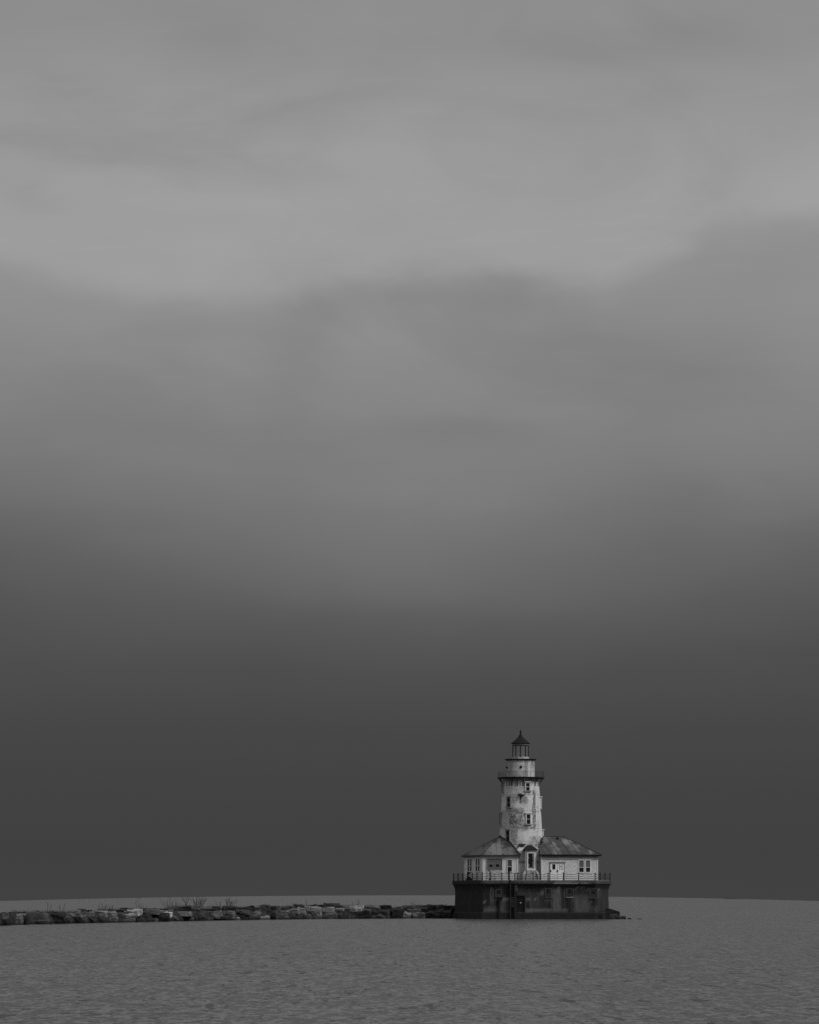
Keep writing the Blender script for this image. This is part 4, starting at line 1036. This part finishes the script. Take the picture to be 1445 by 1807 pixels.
# flat dark timbers along the crest at the left
def beam(x0, x1, y0, y1, tilt, label, hook=False, dep=3.4):
    px = (x0 + x1) / 2; Y = waterY(px)[0] + dep
    xa_, xb_ = PX(x0, Y), PX(x1, Y); za_, zb_ = PZ(y1, Y), PZ(y0, Y)
    m_ = MB().obox(((xa_ + xb_) / 2, Y + .3, (za_ + zb_) / 2), (1, 0, 0), (0, 1, 0), xb_ - xa_, .55, zb_ - za_)
    # sagging, split and uneven rather than a perfect bar
    m_ = MB(); nn = 14; rr = random.Random(int(x0)); rings = []
    for i in range(nn + 1):
        u = i / nn; x = xa_ + (xb_ - xa_) * u; dz = rr.uniform(-.03, .03) + tilt * (u - .5); h2 = (zb_ - za_) * rr.uniform(.8, 1.1)
        if hook and i == 0: dz += .22
        if hook and i == 1: dz += .10
        c = (za_ + zb_) / 2 + dz
        rings.append([(x, Y, c - h2 / 2), (x, Y, c + h2 / 2), (x, Y + .6 + rr.uniform(-.05, .05), c + h2 / 2), (x, Y + .6, c - h2 / 2)])
    m_.loft(rings)
    tag(m_.build('timber_beam', M['timber']), label, 'timber', 'dark timbers on the breakwater crest')
beam(6, 45, 1609.4, 1611.6, .02, 'dark flat timber at the left end of the breakwater crest')
beam(64.5, 101, 1608.6, 1610.8, .04, 'dark timber with an upturned left end above the big grey block', hook=True)
beam(98.5, 139, 1609.4, 1612.2, -.12, 'dark timber slanting over the pale slab near the low twig tangle')
beam(136.5, 150.5, 1603.8, 1605.4, .05, 'short thin timber lying highest just left of the low twig tangle', dep=4.6)
beam(142.5, 162, 1605.6, 1608.2, .06, 'short thick timber lying just below the highest thin one', dep=4.0)
beam(172, 223, 1605.0, 1607.4, .02, 'long dark timber behind the three light slabs', dep=3.6)
beam(211.5, 225, 1601.8, 1604.2, .03, 'short stub of timber at the left end of the longest beam', dep=4.4)
beam(221, 296, 1603.2, 1606.2, -.02, 'longest dark beam on the crest, ending left of the forked sapling', dep=4.0)
beam(520, 563, 1597.2, 1599.2, .05, 'dark timber on the crest in the middle of the breakwater', dep=4.6)

# bare shrubs and dead stems
def stems_mesh(base_p, h, spread, nst, rng, forks=2, r0=.035, curl=.15):
    m_ = MB()
    def grow(p, d, L, r, lev):
        n_s = 4; pts = [p]; q = p; dd = d
        for i in range(n_s):
            dd = (dd + Vector((rng.uniform(-1, 1), rng.uniform(-.7, .7), rng.uniform(-.2, .5))) * curl).normalized()
            q = q + dd * (L / n_s); pts.append(q)
            if lev > 0 and i >= 1 and rng.random() < .75:
                nd = (dd + Vector((rng.uniform(-1, 1), rng.uniform(-.6, .6), rng.uniform(0, .6))) * .75).normalized()
                grow(q, nd, L * rng.uniform(.35, .6), r * .6, lev - 1)
        m_.tube(pts, r, 4, r * .35)
    for i in range(nst):
        t = (i + .5) / nst * 2 - 1 if nst > 1 else 0.0
        d = Vector((t * spread + rng.uniform(-.1, .1), rng.uniform(-.25, .25), 1)).normalized()
        grow(base_p + Vector((t * .12, 0, 0)), d, h * rng.uniform(.75, 1.0), r0, forks)
    return m_
def shrub(px, py, hpx, spread, nst, label, forks=2, r0=.035, curl=.15, name='bare_shrub', cat='shrub', dep=4.2):
    Y = waterY(px)[0] + dep
    b = Vector((PX(px, Y), Y, PZ(py, Y) - .25)); rg_ = random.Random(int(px * 7))
    m_ = stems_mesh(b, hpx * Y / F + .25, spread, nst, rg_, forks, r0, curl)
    tag(m_.build(name, M['twig']), label, cat, 'bare shrubs on the breakwater')
shrub(85, 1608, 16, .28, 2, 'thin twin twig standing above the left timbers', 1, .028, .10)
shrub(107, 1608, 11, .45, 3, 'small spiky twig right of the thin twin twig', 1, .026)
shrub(183, 1606, 10, 1.1, 8, 'low twig tangle, round and dense, above the light slabs', 2, .024, .35)
shrub(196, 1605, 6, .8, 5, 'faint low twigs just right of the low twig tangle', 1, .02, .3)
shrub(242, 1604, 14, .25, 2, 'thin upright twig above the long dark beam', 2, .026)
shrub(252.5, 1604, 8, .9, 6, 'low tuft of twigs on the middle of the long beam', 2, .024, .3)
shrub(294, 1603, 14, .55, 6, 'faint tall bush at the right end of the long beam', 2, .024, .2)
shrub(309, 1603, 11, .6, 6, 'faint bush close left of the forked sapling', 2, .024, .2)
shrub(350, 1602.5, 15.5, .62, 12, 'fan shaped bare bush with many stems spreading from one foot', 2, .032, .10)
shrub(374, 1603, 8, .8, 6, 'low twigs right of the fan shaped bush', 1, .022, .25)
shrub(386, 1601, 9, .6, 5, 'sparse twigs close left of the little round bush', 2, .022, .2)
shrub(405, 1601.5, 11, .75, 12, 'little round crowned bush dense with fine twigs', 3, .026, .3)
shrub(520, 1599, 7, .5, 3, 'small crooked twig at the left end of the middle timber', 1, .03)
shrub(541, 1598.5, 9, .15, 1, 'single thin upright stem above the middle timber', 1, .024)
shrub(558, 1598.5, 11, .12, 1, 'tall single stem at the right end of the middle timber', 1, .02)
shrub(624, 1598.5, 6, .5, 3, 'short twigs left of the leaning pair of stems', 1, .022)
shrub(729, 1598.5, 6, .5, 3, 'short forked twig two thirds along, over dark slabs', 1, .032)
shrub(741, 1599, 4, .6, 4, 'very low twigs right of the short forked twig', 1, .024)
# forked sapling: trunk and two arms
def poly_shrub(px, py, arms, label, dep=4.2):
    Y = waterY(px)[0] + dep; rg_ = random.Random(int(px)); m_ = MB()
    P = lambda x, y, k=0: Vector((PX(x, Y), Y + k, PZ(y, Y)))
    for pts, r0, r1 in arms:
        v = [P(x, y, rg_.uniform(-.2, .2) * (i > 0)) for i, (x, y) in enumerate(pts)]
        m_.tube(v, r0, 5, r1)
        for i in range(1, len(v)):
            for _ in range(2):
                q = v[i - 1].lerp(v[i], rg_.random()); d = Vector((rg_.uniform(-.6, .6), rg_.uniform(-.4, .4), rg_.uniform(.5, 1))) * rg_.uniform(.25, .6)
                m_.tube([q, q + d * .5 + Vector((.04, 0, 0)), q + d], .016, 4, .008)
    tag(m_.build('bare_shrub', M['twig']), label, 'shrub', 'bare shrubs on the breakwater')
poly_shrub(327, 1603.5, [([(326.6, 1605), (327.2, 1600), (327.8, 1594), (325, 1590.5), (322, 1586.5), (321, 1583)], .075, .018), ([(327.7, 1595), (329.5, 1590), (330.5, 1585), (332.5, 1583.5)], .045, .014), ([(327.3, 1598), (331, 1593), (333.5, 1588)], .03, .012)], 'forked bare sapling, the tallest plant of the breakwater')
poly_shrub(358, 1602.5, [([(352, 1603), (357.5, 1597.5), (361, 1592.5), (363, 1589), (365.5, 1588)], .05, .014), ([(354.5, 1600.5), (356, 1595), (358, 1591)], .028, .012)], 'long stem leaning right out of the fan shaped bush')
poly_shrub(632, 1599, [([(630.2, 1599.5), (631, 1596), (632, 1592), (633, 1588)], .05, .014), ([(630.6, 1599), (632.6, 1596), (634.5, 1592.5)], .035, .012)], 'leaning stem pair, dead and bare, above a pale slab')
tag(MB().tube([(PX(787, 404), 405.0, PZ(1602, 405)), (PX(787.2, 405), 405.0, PZ(1594.8, 405))], .06, 6).build('stake', M['timber']), 'short dark stake on the crest near the lighthouse base', 'stake')

# dead grass along the crest
gm = MB(); rg_ = random.Random(5)
def blades(x0, x1, y, hmax, n, dep0, dep1):
    for _ in range(n):
        px = rg_.uniform(x0, x1); Y = waterY(px)[0] + rg_.uniform(dep0, dep1)
        b = Vector((PX(px, Y), Y, PZ(y + rg_.uniform(-1, 1), Y) - .15)); h = (hmax * rg_.uniform(.35, 1)) * Y / F + .15
        t = b + Vector((rg_.uniform(-.35, .35) * h, rg_.uniform(-.2, .2) * h, h)); m = b.lerp(t, .5) + Vector((0, 0, .06 * h)); w = Vector((.014, .004, 0))
        gm.add([b - w, b + w, m + w * .7, m - w * .7, t], [(0, 1, 2, 3), (3, 2, 4)])
blades(20, 170, 1609.5, 6, 420, 3.2, 6); blades(170, 300, 1604, 4, 260, 4.2, 6.5); blades(296, 345, 1603, 8, 520, 3.8, 6); blades(340, 480, 1602, 5, 520, 4, 7); blades(515, 620, 1598.5, 3.5, 300, 4.4, 7); blades(620, 785, 1599, 2.6, 200, 4.4, 7)
tag(gm.build('dead_grass', M['straw']), 'thin dead grass growing along the breakwater crest', 'grass', kind='stuff')

# low far breakwater on the horizon at the right
FY = 2300.0
fx0, fx1 = PX(1279, FY), PX(1306, FY)
M['far_stone'] = plain('far grey stone', .055, .9, .1)
fm = MB(); rings = []
for i in range(25):
    u = i / 24; x = fx0 + (fx1 - fx0) * u; h = 1.15 + .35 * mnoise.noise(Vector((u * 9, 0, 3))) ; h *= min(1, u * 8, (1 - u) * 8) + .02
    rings.append([(x, FY - 3, -.3), (x, FY - 1, h), (x, FY + 2, h), (x, FY + 4, -.3)])
fm.loft(rings)
tag(fm.build('distant_breakwater', M['far_stone']), 'far low strip of breakwater on the horizon right of the lighthouse', 'breakwater')
